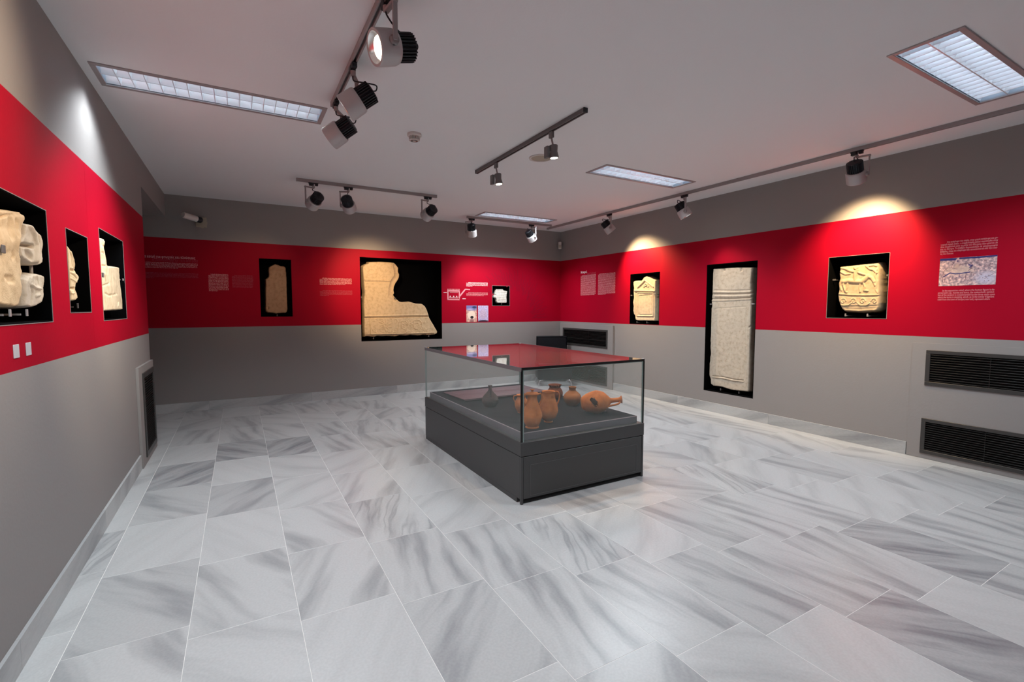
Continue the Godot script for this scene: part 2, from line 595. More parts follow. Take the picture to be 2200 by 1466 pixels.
func slab_mesh(w: float, d: float, t: float, uv0 := Vector2.ZERO, uv1 := Vector2.ONE) -> ArrayMesh:
	# a slab with its top at y = 0 and a narrow chamfer, the picture on its top
	var st := begin()
	var r := 0.0006
	var hw := w * 0.5
	var hd := d * 0.5
	var top := [Vector3(-hw + r, 0, -hd + r), Vector3(hw - r, 0, -hd + r), Vector3(hw - r, 0, hd - r), Vector3(-hw + r, 0, hd - r)]
	var rim := [Vector3(-hw, -r, -hd), Vector3(hw, -r, -hd), Vector3(hw, -r, hd), Vector3(-hw, -r, hd)]
	var uvs := [uv0, Vector2(uv1.x, uv0.y), uv1, Vector2(uv0.x, uv1.y)]
	for i in [0, 1, 2, 0, 2, 3]:
		st.set_uv(uvs[i])
		st.add_vertex(top[i])
	for i in 4:
		var j := (i + 1) % 4
		for q in [[top[i], rim[i], rim[j], top[j]], [rim[i], rim[i] + Vector3(0, r - t, 0), rim[j] + Vector3(0, r - t, 0), rim[j]]]:
			var n: Vector3 = (rim[i] + rim[j]) * Vector3(1, 0, 1) + Vector3(0, 0.01, 0)
			st.set_uv(uvs[i])
			quad(st, q[0], q[1], q[2], q[3], n)
	return done(st)

func floor_tiles() -> void:
	marble_materials()
	var f := structure("floor", "floor of grey veined white marble tiles laid in staggered rows")
	var st := begin()
	box(st, Vector3(-4.4, -0.1, ROOM_FRONT * 0.5), Vector3(9.4, 0.1988, ROOM_FRONT + 0.6))
	part("screed", st, mats.grout, f)
	var rng := RandomNumberGenerator.new()
	rng.seed = 77
	var pw := 0.4448
	var pd := 0.689
	# slabs that the photograph shows as plain, banded or dark: column, row, kind
	var known := {Vector2i(0, -4): 9, Vector2i(0, -3): 5, Vector2i(0, -2): 0, Vector2i(0, -1): 5, Vector2i(0, 0): 2, Vector2i(1, -5): 9, Vector2i(1, -3): 6, Vector2i(1, -2): 0, Vector2i(1, -1): 2, Vector2i(1, 0): 1,
		Vector2i(2, -3): 1, Vector2i(2, -2): 2, Vector2i(2, -1): 2, Vector2i(2, 0): 0, Vector2i(3, -2): 8, Vector2i(3, -1): 3, Vector2i(3, 0): 5, Vector2i(4, -1): 3, Vector2i(4, 0): 3, Vector2i(5, -1): 8, Vector2i(5, 0): 4,
		Vector2i(6, -1): 1, Vector2i(6, 0): 7, Vector2i(7, -1): 7, Vector2i(7, 0): 4, Vector2i(8, -1): 3, Vector2i(8, 0): 4, Vector2i(9, 0): 9, Vector2i(9, -1): 3, Vector2i(6, 1): 0, Vector2i(7, 1): 9, Vector2i(5, 1): 1,
		Vector2i(1, -4): 0, Vector2i(2, -4): 1, Vector2i(0, -5): 0, Vector2i(2, -5): 9, Vector2i(3, -3): 2, Vector2i(3, -4): 1, Vector2i(4, -2): 1, Vector2i(4, 1): 5, Vector2i(3, 1): 1}
	var light := [0, 1, 1, 2, 3, 4, 3, 2, 5, 7, 8]
	var meshes := {}
	for col in range(-6, 15):
		var x0 := -6.378 + pw * col
		var x1 := minf(x0 + pw, 0.0)
		for row in range(-10, 8):
			var z0 := 5.41 + 0.11 * col + pd * row
			var z1 := z0 + pd
			var lim := PASSAGE + 0.3 if col < 0 else ROOM_FRONT
			var a := maxf(z0, 0.0)
			var b := minf(z1, lim)
			var kind: int = known.get(Vector2i(col, row), light[rng.randi() % light.size()])
			var flip := rng.randi() % 4
			if col < 0:
				b = minf(b, PASSAGE)
			if b - a < 0.02 or x1 - x0 < 0.02:
				continue
			var key := "%.3f %.3f %d" % [x1 - x0, b - a, flip]
			if not meshes.has(key):
				var u0 := Vector2(0, 0)
				var u1 := Vector2((x1 - x0) / pw, (b - a) / pd)
				if flip & 1:
					u0.x = 1.0
					u1.x = 1.0 - u1.x
				if flip & 2:
					u0.y = 1.0
					u1.y = 1.0 - u1.y
				meshes[key] = slab_mesh(x1 - x0 - 0.0018, b - a - 0.0018, 0.02, u0, u1)
			var o := mesh_node("tile", meshes[key], marble[kind], f)
			o.position = Vector3((x0 + x1) * 0.5, 0.0, (a + b) * 0.5)
	# narrow border slabs along the left wall
	var z := PASSAGE
	var k := 0
	while z < ROOM_FRONT:
		var d := minf(0.56, ROOM_FRONT - z)
		var o := mesh_node("border_tile", slab_mesh(0.1245, d - 0.0018, 0.02, Vector2(0.1 + 0.05 * (k % 8), 0), Vector2(0.4 + 0.05 * (k % 8), 0.8)), marble[[0, 1, 2, 0, 8, 1, 0, 2][k % 8]], f)
		o.position = Vector3(-6.505 + 0.0635, 0, z + d * 0.5)
		z += d
		k += 1

func baseboards() -> void:
	var runs := [["baseboard_back", "back", -8.8, -0.02, 1.35], ["baseboard_right", "right", 1.62, 5.872, 1.42], ["baseboard_front", "right", 7.5, ROOM_FRONT, 1.3], ["baseboard_left", "left", -ROOM_FRONT, -2.662, 1.4]]
	for r in runs:
		var o := structure(r[0], "low marble baseboard slabs along the foot of the wall", on_wall(r[1], 0, 0), wall_basis(r[1]))
		var u: float = r[2]
		var k := 0
		while u < r[3] - 0.01:
			var w := minf(r[4], r[3] - u)
			var m := slab_mesh(w - 0.0015, 0.129, 0.014, Vector2(0, 0.1 * (k % 5)), Vector2(1.0, 0.1 * (k % 5) + 0.25))
			var p := mesh_node("slab", m, marble[[5, 2, 6, 5, 3][k % 5]], o)
			p.transform = Transform3D(Basis(Vector3.RIGHT, PI / 2), Vector3(u + w * 0.5, 0.0645, 0.014))
			u += w
			k += 1

# ---------------------------------------------------------------- tracks and spotlights
func track(label: String, a: Vector2, b: Vector2, m: Material, endcap: Material, group := "ceiling light tracks") -> Node3D:
	var mid := (a + b) * 0.5
	var dir := (b - a).normalized()
	var len := a.distance_to(b)
	var bs := Basis(Vector3(dir.x, 0, dir.y), Vector3.UP, Vector3(-dir.y, 0, dir.x))
	var t := thing("light_track", label, "light track", Vector3(mid.x, HEIGHT, mid.y), bs, group)
	var st := begin()
	for s in [-1.0, 1.0]:
		cbox(st, Vector3(0, -0.017, s * 0.013), Vector3(len - 0.02, 0.034, 0.011), 0.0015)
	box(st, Vector3(0, -0.006, 0), Vector3(len - 0.02, 0.012, 0.018))
	part("rail", st, m, t)
	st = begin()
	box(st, Vector3(0, -0.0135, 0), Vector3(len - 0.03, 0.003, 0.0145))
	part("slot", st, mats.shadow_gap if m == mats.track_dark else mats.track_dark, t)
	for s in [-1.0, 1.0]:
		st = begin()
		cbox(st, Vector3(s * (len * 0.5 - 0.005), -0.0175, 0), Vector3(0.012, 0.037, 0.039), 0.002)
		part("end_cap", st, endcap, t)
	return t

func gear(st: SurfaceTool, r0: float, r1: float, teeth: int, z0: float, z1: float, xf: Transform3D) -> void:
	# finned heatsink along the frame's z axis, closed at both ends
	st.set_smooth_group(-1)
	var ring := []
	for i in teeth * 4:
		var a := TAU * i / (teeth * 4)
		var r := r1 if i % 4 < 2 else r0
		ring.append(Vector2(cos(a), sin(a)) * r)
	var n := ring.size()
	for i in n:
		var p: Vector2 = ring[i]
		var q: Vector2 = ring[(i + 1) % n]
		var e := q - p
		quad(st, xf * Vector3(p.x, p.y, z0), xf * Vector3(q.x, q.y, z0), xf * Vector3(q.x, q.y, z1), xf * Vector3(p.x, p.y, z1), xf.basis * Vector3(e.y, -e.x, 0))
		for e2 in [z0, z1]:
			var c := xf * Vector3(0, 0, e2)
			var out := xf.basis * Vector3(0, 0, 1.0 if e2 > (z0 + z1) * 0.5 else -1.0)
			var t1 := xf * Vector3(p.x, p.y, e2)
			var t2 := xf * Vector3(q.x, q.y, e2)
			if (t2 - c).cross(t1 - c).dot(out) < 0.0:
				var w := t1
				t1 = t2
				t2 = w
			for v in [c, t1, t2]:
				st.add_vertex(v)

func big_spot(at: Vector2, target: Vector3, side: float, label: String, group: String, energy: float, angle: float, color := Color(1.0, 0.88, 0.72), along := Vector3(0, 0, 1), glow_lens := true) -> void:
	var t := thing("track_spotlight", label, "spotlight", Vector3(at.x, HEIGHT - 0.036, at.y), Basis(), group)
	var pivot := Vector3(0, -0.225, 0)
	var axis := (target - t.position - pivot).normalized()
	var sd := axis.cross(Vector3.UP).normalized() * side
	var flat := Vector3(sd.x, 0, sd.z).normalized()
	# the black adapter in the track: two blocks
	var st := begin()
	var bs := Basis(along, Vector3.UP, along.cross(Vector3.UP))
	cbox(st, bs * Vector3(-0.022, -0.017, 0), Vector3(0.052, 0.034, 0.032), 0.003, bs)
	cbox(st, bs * Vector3(0.034, -0.015, 0), Vector3(0.034, 0.030, 0.030), 0.003, bs)
	cbox(st, bs * Vector3(0.0, -0.004, 0), Vector3(0.11, 0.010, 0.026), 0.002, bs)
	part("adapter", st, mats.lamp_black, t)
	# the bent arm
	st = begin()
	var ab := Basis(flat, Vector3.UP, flat.cross(Vector3.UP))
	var reach := 0.100
	lathe(st, [Vector2(0.0, 0.0), Vector2(0.016, 0.0), Vector2(0.016, 0.018), Vector2(0.0, 0.018)], Transform3D(Basis(), Vector3(0, -0.052, 0)), 16)
	cbox(st, flat * (reach * 0.5) + Vector3(0, -0.056, 0), Vector3(reach + 0.018, 0.014, 0.026), 0.002, ab)
	cbox(st, flat * reach + Vector3(0, -0.1415, 0), Vector3(0.010, 0.183, 0.024), 0.002, ab)
	part("arm", st, mats.track_grey, t)
	# the round body along its axis
	var xa := axis.cross(Vector3.UP).normalized()
	var xf := Transform3D(Basis(xa, axis.cross(xa).normalized() * -1.0, axis), pivot)
	if xf.basis.determinant() < 0:
		xf.basis.y = -xf.basis.y
	xf = xf.scaled_local(Vector3.ONE * 0.84)
	var lx := xf * Transform3D(Basis(Vector3.RIGHT, PI / 2), Vector3.ZERO)
	st = begin()
	lathe(st, [Vector2(0.082, 0.076), Vector2(0.096, 0.078), Vector2(0.0985, 0.074), Vector2(0.0985, 0.035), Vector2(0.096, -0.035), Vector2(0.090, -0.052), Vector2(0.0, -0.052)], lx, 40, null, false)
	part("housing", st, mats.lamp_silver, t)
	st = begin()
	lathe(st, [Vector2(0.083, 0.077), Vector2(0.077, 0.066), Vector2(0.060, 0.051)], lx, 32)
	part("reflector_ring", st, mats.reflector, t)
	st = begin()
	lathe(st, [Vector2(0.060, 0.052), Vector2(0.0, 0.050)], lx, 32)
	part("lens", st, mats.lens_glow if glow_lens else mats.white_plastic, t)
	st = begin()
	gear(st, 0.068, 0.080, 26, -0.158, -0.052, xf)
	lathe(st, [Vector2(0.068, -0.158), Vector2(0.06, -0.165), Vector2(0.0, -0.165)], lx, 26, null, false)
	part("heatsink", st, mats.lamp_black, t)
	st = begin()
	var s2 := sd * 0.082
	for k in [0.0, 1.0]:
		lathe(st, [Vector2(0.0, 0.014), Vector2(0.021, 0.012), Vector2(0.023, 0.0), Vector2(0.023, -0.010)], Transform3D(Basis(Vector3.UP.cross(sd).normalized(), sd, Vector3.UP.cross(sd).normalized().cross(sd)), pivot + s2 + sd * 0.006), 18)
	part("pivot", st, mats.lamp_silver, t)
	st = begin()
	var tail := xf * Vector3(0, 0, -0.165)
	var out := xf.basis * Vector3(0, 0, -1)
	tube(st, arc([Vector3(0, -0.05, 0) - flat * 0.004, Vector3(0, -0.085, 0) + flat * 0.012, tail * 0.5 + Vector3(0, -0.03, 0) - flat * 0.01, tail + out * 0.028 + Vector3(0, 0.022, 0), tail + out * 0.03 - Vector3(0, 0.01, 0), tail]), 0.0042, 8)
	part("cord", st, mats.lamp_black, t)
	if energy > 0.0:
		var l := SpotLight3D.new()
		l.name = "spot_light"
		l.light_energy = energy
		l.light_color = color
		l.spot_angle = angle
		l.spot_angle_attenuation = 0.9
		l.spot_range = 12.0
		l.spot_attenuation = 2.0
		l.light_size = 0.05
		l.shadow_enabled = true
		t.add_child(l, true)
		l.look_at_from_position(t.position + pivot + axis * 0.076, t.position + pivot + axis * 2.0, Vector3.UP)

func small_spot(at: Vector2, label: String, lean: Vector3, energy: float) -> void:
	var t := thing("small_track_spot", label, "spotlight", Vector3(at.x, HEIGHT - 0.036, at.y), Basis(), "small dark spots on the short dark track")
	var st := begin()
	cbox(st, Vector3(0, -0.026, 0), Vector3(0.026, 0.052, 0.05), 0.003)
	part("adapter", st, mats.lamp_dark, t)
	st = begin()
	tube(st, [Vector3(0, -0.05, 0), Vector3(0.012, -0.115, 0.008)], 0.008, 10)
	part("stem", st, mats.track_grey, t)
	var axis := lean.normalized()
	var xa := axis.cross(Vector3.FORWARD).normalized()
	var lx := Transform3D(Basis(xa, axis, xa.cross(axis)), Vector3(0.015, -0.115, 0.01))
	st = begin()
	lathe(st, [Vector2(0.0, 0.0), Vector2(0.036, 0.0), Vector2(0.036, 0.004), Vector2(0.031, 0.05), Vector2(0.038, 0.085), Vector2(0.041, 0.105), Vector2(0.034, 0.105)], lx, 28, null, false)
	part("housing", st, mats.lamp_dark, t)
	st = begin()
	lathe(st, [Vector2(0.034, 0.103), Vector2(0.0, 0.101)], lx, 24)
	part("lens", st, mats.lens_glow, t)
	st = begin()
	cbox(st, Vector3(-0.036, -0.172, -0.012), Vector3(0.030, 0.095, 0.05), 0.003)
	part("driver_box", st, mats.lamp_dark, t)
	var l := SpotLight3D.new()
	l.name = "spot_light"
	l.light_energy = energy
	l.light_color = Color(1.0, 0.84, 0.66)
	l.spot_angle = 24.0
	l.spot_angle_attenuation = 0.9
	l.spot_range = 12.0
	l.spot_attenuation = 2.0
	l.light_size = 0.03
	l.shadow_enabled = true
	t.add_child(l, true)
	var p := t.position + lx * Vector3(0, 0.115, 0)
	l.look_at_from_position(p, p + axis, Vector3.FORWARD)

func tracks() -> void:
	track("long grey ceiling track at the top left that carries three big spotlights", Vector2(-5.028, 4.12), Vector2(-5.028, 6.6), mats.track_grey, mats.track_grey)
	track("short dark ceiling track with black end caps, over the glass case", Vector2(-3.343, 3.06), Vector2(-3.343, 4.985), mats.track_dark, mats.lamp_black)
	track("grey ceiling track along the left half of the back wall, with three spotlights", Vector2(-5.05, 1.735), Vector2(-3.31, 1.735), mats.track_grey, mats.track_grey)
	track("short grey ceiling track near the back corner, with two spotlights", Vector2(-2.35, 0.615), Vector2(-0.66, 0.615), mats.track_grey, mats.track_grey)
	track("longest grey ceiling track, running beside the whole right wall", Vector2(-0.53, 0.30), Vector2(-0.53, 8.6), mats.track_grey, mats.track_grey)
	var g := "spotlights on the top left track"
	var ax := Vector3(0, 0, 1)
	big_spot(Vector2(-5.02, 5.56), Vector3(-6.5, 2.25, 5.75), -1.0, "nearest big spotlight at the top, its glowing lens facing the viewer's left", g, 3.4, 44.0, Color(1.0, 0.90, 0.78), ax)
	big_spot(Vector2(-5.028, 4.83), Vector3(-6.5, 1.62, 4.2), 1.0, "middle one of three big spotlights on the top left track, seen from its finned back", g, 2.6, 26.0, Color(1.0, 0.92, 0.8), ax)
	big_spot(Vector2(-5.028, 4.23), Vector3(-6.5, 1.62, 3.28), 1.0, "lowest one of three big spotlights on the top left track, at the track's end", g, 2.6, 26.0, Color(1.0, 0.92, 0.8), ax)
	g = "spotlights before the back wall"
	ax = Vector3(1, 0, 0)
	big_spot(Vector2(-4.865, 1.735), Vector3(-5.5, 1.85, 0.0), -1.0, "left one of three spotlights on the back wall track, beside the security camera", g, 0.4, 24.0, Color(1.0, 0.85, 0.68), ax)
	big_spot(Vector2(-4.463, 1.735), Vector3(-3.7, 1.75, 0.0), -1.0, "middle one of three spotlights on the back wall track, tilted to the right", g, 3.6, 27.0, Color(1.0, 0.86, 0.68), ax)
	big_spot(Vector2(-3.435, 1.735), Vector3(-4.0, 1.85, 0.0), -1.0, "right one of three spotlights on the back wall track, near the track's end", g, 2.2, 25.0, Color(1.0, 0.84, 0.64), ax)
	g = "spotlights on the short back corner track"
	big_spot(Vector2(-2.266, 0.615), Vector3(-1.9, 1.55, 0.0), -1.0, "left one of two spotlights on the short corner track, pointing almost straight down", g, 0.9, 34.0, Color(1.0, 0.88, 0.76), ax)
	big_spot(Vector2(-1.087, 0.615), Vector3(-0.2, 1.7, 0.35), 1.0, "right one of two spotlights on the short corner track, with a bright silver housing", g, 0.5, 28.0, Color(1.0, 0.9, 0.8), ax)
	g = "spotlights along the right wall"
	ax = Vector3(0, 0, 1)
	big_spot(Vector2(-0.53, 2.05), Vector3(0.0, 2.0, 2.30), 1.0, "farthest of three spotlights on the right wall track, above the gabled gravestone", g, 4.4, 47.0, Color(1.0, 0.85, 0.64), ax)
	big_spot(Vector2(-0.53, 3.523), Vector3(0.02, 1.5, 4.0), 1.0, "middle of three spotlights on the right wall track, tilted towards the tall slab", g, 1.0, 28.0, Color(1.0, 0.92, 0.82), ax)
	big_spot(Vector2(-0.53, 5.549), Vector3(0.0, 2.0, 5.42), 1.0, "nearest of three spotlights on the right wall track, above the horseman relief", g, 4.4, 47.0, Color(1.0, 0.85, 0.64), ax)
	small_spot(Vector2(-3.343, 3.522), "small dark spot on the far end of the short dark track", Vector3(0.05, -1, 0.15), 2.0)
	small_spot(Vector2(-3.343, 4.523), "small dark spot on the middle of the short dark track, before the ceiling plate", Vector3(0.05, -1, 0.03), 3.4)

# ---------------------------------------------------------------- carved stones
var big_outline := [Vector2(-0.544, 1.254), Vector2(-0.347, 1.268), Vector2(-0.2, 1.267), Vector2(-0.115, 1.261), Vector2(-0.071, 1.223), Vector2(-0.037, 1.175), Vector2(-0.041, 1.11), Vector2(-0.022, 1.063), Vector2(-0.026, 1.009), Vector2(-0.055, 0.954), Vector2(-0.09, 0.905), Vector2(-0.114, 0.851), Vector2(-0.124, 0.79), Vector2(-0.113, 0.743), Vector2(-0.13, 0.715), Vector2(-0.094, 0.661), Vector2(-0.033, 0.608), Vector2(0.037, 0.594), Vector2(0.15, 0.605), Vector2(0.192, 0.595), Vector2(0.264, 0.571), Vector2(0.373, 0.568), Vector2(0.423, 0.527), Vector2(0.459, 0.463), Vector2(0.481, 0.393), Vector2(0.498, 0.329), Vector2(0.531, 0.272), Vector2(0.575, 0.2), Vector2(0.612, 0.135), Vector2(0.649, 0.077), Vector2(0.641, 0.034), Vector2(0.595, 0.014), Vector2(0.528, 0.009), Vector2(0.461, 0.007), Vector2(0.387, 0.02), Vector2(0.314, 0.005), Vector2(0.227, 0.011), Vector2(0.155, 0.02), Vector2(0.07, 0.008), Vector2(-0.029, 0.021), Vector2(-0.112, 0), Vector2(-0.222, 0.013), Vector2(-0.331, 0.011), Vector2(-0.411, 0.019), Vector2(-0.478, 0.004), Vector2(-0.57, 0.018), Vector2(-0.641, 0.01), Vector2(-0.649, 0.076), Vector2(-0.649, 0.208), Vector2(-0.641, 0.34), Vector2(-0.648, 0.498), Vector2(-0.64, 0.656), Vector2(-0.626, 0.735), Vector2(-0.636, 0.866), Vector2(-0.638, 0.97), Vector2(-0.648, 1.074), Vector2(-0.649, 1.165), Vector2(-0.622, 1.199), Vector2(-0.557, 1.228)]
var big_carving := [[[Vector2(-0.628, 0.955), Vector2(-0.393, 0.953), Vector2(-0.205, 0.945)], 0.012, 0.012],
	[[Vector2(-0.628, 0.918), Vector2(-0.393, 0.92), Vector2(-0.219, 0.92)], 0.008, -0.01],
	[[Vector2(-0.634, 0.356), Vector2(-0.161, 0.365), Vector2(0.473, 0.372)], 0.016, 0.014],
	[[Vector2(-0.635, 0.33), Vector2(-0.162, 0.33), Vector2(0.495, 0.337)], 0.01, -0.014],
	[[Vector2(-0.529, 0.057), Vector2(-0.028, 0.048), Vector2(0.566, 0.058)], 0.012, 0.01],
	[[Vector2(-0.537, 0.306), Vector2(-0.529, 0.066)], 0.01, 0.008],
	[[Vector2(-0.272, 0.204), Vector2(-0.228, 0.214), Vector2(-0.188, 0.237)], 0.0085, 0.007],
	[[Vector2(-0.277, 0.216), Vector2(-0.259, 0.234), Vector2(-0.244, 0.263)], 0.0085, 0.007],
	[[Vector2(-0.287, 0.222), Vector2(-0.277, 0.266), Vector2(-0.282, 0.312)], 0.0085, 0.007],
	[[Vector2(-0.299, 0.223), Vector2(-0.308, 0.246), Vector2(-0.328, 0.272)], 0.0085, 0.007],
	[[Vector2(-0.309, 0.216), Vector2(-0.345, 0.243), Vector2(-0.388, 0.258)], 0.0085, 0.007],
	[[Vector2(-0.315, 0.205), Vector2(-0.34, 0.207), Vector2(-0.371, 0.199)], 0.0085, 0.007],
	[[Vector2(-0.313, 0.193), Vector2(-0.353, 0.172), Vector2(-0.384, 0.139)], 0.0085, 0.007],
	[[Vector2(-0.306, 0.184), Vector2(-0.317, 0.161), Vector2(-0.323, 0.13)], 0.0085, 0.007],
	[[Vector2(-0.294, 0.18), Vector2(-0.291, 0.135), Vector2(-0.274, 0.093)], 0.0085, 0.007],
	[[Vector2(-0.282, 0.183), Vector2(-0.267, 0.163), Vector2(-0.24, 0.144)], 0.0085, 0.007],
	[[Vector2(-0.274, 0.192), Vector2(-0.232, 0.176), Vector2(-0.185, 0.174)], 0.0085, 0.007],
	[[Vector2(-0.316, 0.291), Vector2(-0.35, 0.311), Vector2(-0.388, 0.32), Vector2(-0.428, 0.316), Vector2(-0.464, 0.3), Vector2(-0.493, 0.273), Vector2(-0.512, 0.238), Vector2(-0.519, 0.199), Vector2(-0.513, 0.16), Vector2(-0.496, 0.125), Vector2(-0.468, 0.097), Vector2(-0.432, 0.079), Vector2(-0.393, 0.073), Vector2(-0.354, 0.081), Vector2(-0.319, 0.1)], 0.006, 0.006],
	[[Vector2(-0.268, 0.113), Vector2(-0.234, 0.088), Vector2(-0.194, 0.076), Vector2(-0.152, 0.077), Vector2(-0.112, 0.092), Vector2(-0.08, 0.119), Vector2(-0.059, 0.156), Vector2(-0.051, 0.197), Vector2(-0.057, 0.239), Vector2(-0.077, 0.276), Vector2(-0.109, 0.305), Vector2(-0.148, 0.321), Vector2(-0.19, 0.324), Vector2(-0.23, 0.313), Vector2(-0.265, 0.289)], 0.006, 0.006],
	[[Vector2(-0.044, 0.252), Vector2(0.002, 0.276), Vector2(0.051, 0.272), Vector2(0.089, 0.246), Vector2(0.105, 0.206), Vector2(0.098, 0.167), Vector2(0.073, 0.14), Vector2(0.04, 0.13), Vector2(0.009, 0.139), Vector2(-0.01, 0.16), Vector2(-0.014, 0.186), Vector2(-0.004, 0.206), Vector2(0.013, 0.217), Vector2(0.03, 0.216), Vector2(0.042, 0.208)], 0.007, 0.007],
	[[Vector2(0.152, 0.154), Vector2(0.154, 0.221), Vector2(0.194, 0.273), Vector2(0.255, 0.293), Vector2(0.313, 0.276), Vector2(0.35, 0.233), Vector2(0.354, 0.18), Vector2(0.328, 0.137), Vector2(0.284, 0.118), Vector2(0.24, 0.126), Vector2(0.211, 0.155), Vector2(0.204, 0.192), Vector2(0.219, 0.222), Vector2(0.247, 0.237), Vector2(0.276, 0.234), Vector2(0.295, 0.217), Vector2(0.299, 0.196), Vector2(0.291, 0.179), Vector2(0.277, 0.172)], 0.007, 0.008],
	[[Vector2(-0.363, 0.285), Vector2(-0.375, 0.31)], 0.006, 0.005],
	[[Vector2(-0.219, 0.117), Vector2(-0.209, 0.09)], 0.006, 0.005],
	[[Vector2(-0.407, 0.29), Vector2(-0.43, 0.307)], 0.006, 0.005],
	[[Vector2(-0.173, 0.107), Vector2(-0.152, 0.088)], 0.006, 0.005],
	[[Vector2(-0.449, 0.275), Vector2(-0.476, 0.279)], 0.006, 0.005],
	[[Vector2(-0.129, 0.12), Vector2(-0.101, 0.114)], 0.006, 0.005],
	[[Vector2(-0.478, 0.242), Vector2(-0.505, 0.233)], 0.006, 0.005],
	[[Vector2(-0.097, 0.153), Vector2(-0.069, 0.161)], 0.006, 0.005],
	[[Vector2(-0.49, 0.199), Vector2(-0.509, 0.179)], 0.006, 0.005],
	[[Vector2(-0.084, 0.198), Vector2(-0.063, 0.218)], 0.006, 0.005],
	[[Vector2(-0.48, 0.155), Vector2(-0.488, 0.128)], 0.006, 0.005],
	[[Vector2(-0.095, 0.243), Vector2(-0.087, 0.27)], 0.006, 0.005],
	[[Vector2(-0.452, 0.121), Vector2(-0.447, 0.093)], 0.006, 0.005],
	[[Vector2(-0.126, 0.277), Vector2(-0.132, 0.305)], 0.006, 0.005],
	[[Vector2(-0.411, 0.104), Vector2(-0.394, 0.081)], 0.006, 0.005],
	[[Vector2(-0.17, 0.292), Vector2(-0.189, 0.313)], 0.006, 0.005],
	[[Vector2(-0.367, 0.108), Vector2(-0.341, 0.096)], 0.006, 0.005],
	[[Vector2(-0.216, 0.284), Vector2(-0.242, 0.294)], 0.006, 0.005],
	[[Vector2(-0.437, 1.149), Vector2(-0.431, 1.114), Vector2(-0.441, 1.081), Vector2(-0.463, 1.057), Vector2(-0.491, 1.045), Vector2(-0.518, 1.047), Vector2(-0.539, 1.059), Vector2(-0.551, 1.079), Vector2(-0.553, 1.1), Vector2(-0.545, 1.119), Vector2(-0.532, 1.131), Vector2(-0.517, 1.135), Vector2(-0.503, 1.133), Vector2(-0.495, 1.125), Vector2(-0.492, 1.115)], 0.007, 0.005],
	[[Vector2(-0.365, 1.167), Vector2(-0.337, 1.2), Vector2(-0.299, 1.216), Vector2(-0.261, 1.212), Vector2(-0.234, 1.191), Vector2(-0.221, 1.162), Vector2(-0.225, 1.131), Vector2(-0.242, 1.108), Vector2(-0.266, 1.096), Vector2(-0.289, 1.097), Vector2(-0.306, 1.108), Vector2(-0.313, 1.125), Vector2(-0.311, 1.141), Vector2(-0.303, 1.152), Vector2(-0.292, 1.156)], 0.007, 0.005],
	[[Vector2(-0.418, 1.003), Vector2(-0.404, 1.083), Vector2(-0.375, 1.163)], 0.008, 0.005],
	[[Vector2(-0.379, 1.004), Vector2(-0.324, 1.053), Vector2(-0.203, 1.05)], 0.007, 0.005],
	[[Vector2(-0.588, 1.024), Vector2(-0.549, 0.992), Vector2(-0.445, 0.996)], 0.007, 0.005],
	[[Vector2(-0.092, 1.202), Vector2(-0.066, 1.095), Vector2(-0.074, 1.014), Vector2(-0.138, 0.931), Vector2(-0.167, 0.823), Vector2(-0.176, 0.715), Vector2(-0.129, 0.648)], 0.055, -0.03],
	[[Vector2(-0.635, 0.025), Vector2(-0.304, 0.023), Vector2(0.056, 0.024), Vector2(0.55, 0.021)], 0.03, -0.02]]
var n1_outline := [Vector2(0.004, 0.759), Vector2(0.045, 0.751), Vector2(0.076, 0.735), Vector2(0.127, 0.732), Vector2(0.147, 0.713), Vector2(0.154, 0.632), Vector2(0.156, 0.509), Vector2(0.155, 0.356), Vector2(0.156, 0.202), Vector2(0.156, 0.083), Vector2(0.148, 0.042), Vector2(0.124, 0.017), Vector2(0.054, 0.015), Vector2(0.013, 0.012), Vector2(-0.006, 0), Vector2(-0.024, 0.012), Vector2(-0.069, 0.02), Vector2(-0.124, 0.023), Vector2(-0.148, 0.043), Vector2(-0.156, 0.079), Vector2(-0.149, 0.2), Vector2(-0.147, 0.35), Vector2(-0.141, 0.451), Vector2(-0.143, 0.529), Vector2(-0.121, 0.537), Vector2(-0.097, 0.562), Vector2(-0.092, 0.603), Vector2(-0.096, 0.653), Vector2(-0.086, 0.708), Vector2(-0.047, 0.733), Vector2(-0.019, 0.751)]
var n1_carving := [[[Vector2(-0.048, 0.695), Vector2(0.003, 0.727), Vector2(0.052, 0.699), Vector2(0.117, 0.696)], 0.02, -0.012],
	[[Vector2(-0.067, 0.654), Vector2(-0.003, 0.671), Vector2(0.088, 0.66)], 0.012, 0.008],
	[[Vector2(-0.117, 0.084), Vector2(-0.112, 0.109)], 0.012, -0.02],
	[[Vector2(0.059, 0.603), Vector2(0.06, 0.593)], 0.012, -0.02],
	[[Vector2(0.032, 0.627), Vector2(-0.009, 0.505), Vector2(0.015, 0.384), Vector2(-0.008, 0.241)], 0.03, 0.006]]
var tn_outline := [Vector2(-0.106, 0.265), Vector2(0.054, 0.269), Vector2(0.063, 0.247), Vector2(0.148, 0.227), Vector2(0.135, 0.161), Vector2(0.129, 0.096), Vector2(0.137, 0.037), Vector2(0.132, 0.001), Vector2(-0.074, 0), Vector2(-0.09, 0.029), Vector2(-0.094, 0.065), Vector2(-0.11, 0.093), Vector2(-0.148, 0.104), Vector2(-0.143, 0.129), Vector2(-0.122, 0.151), Vector2(-0.126, 0.172), Vector2(-0.118, 0.222)]
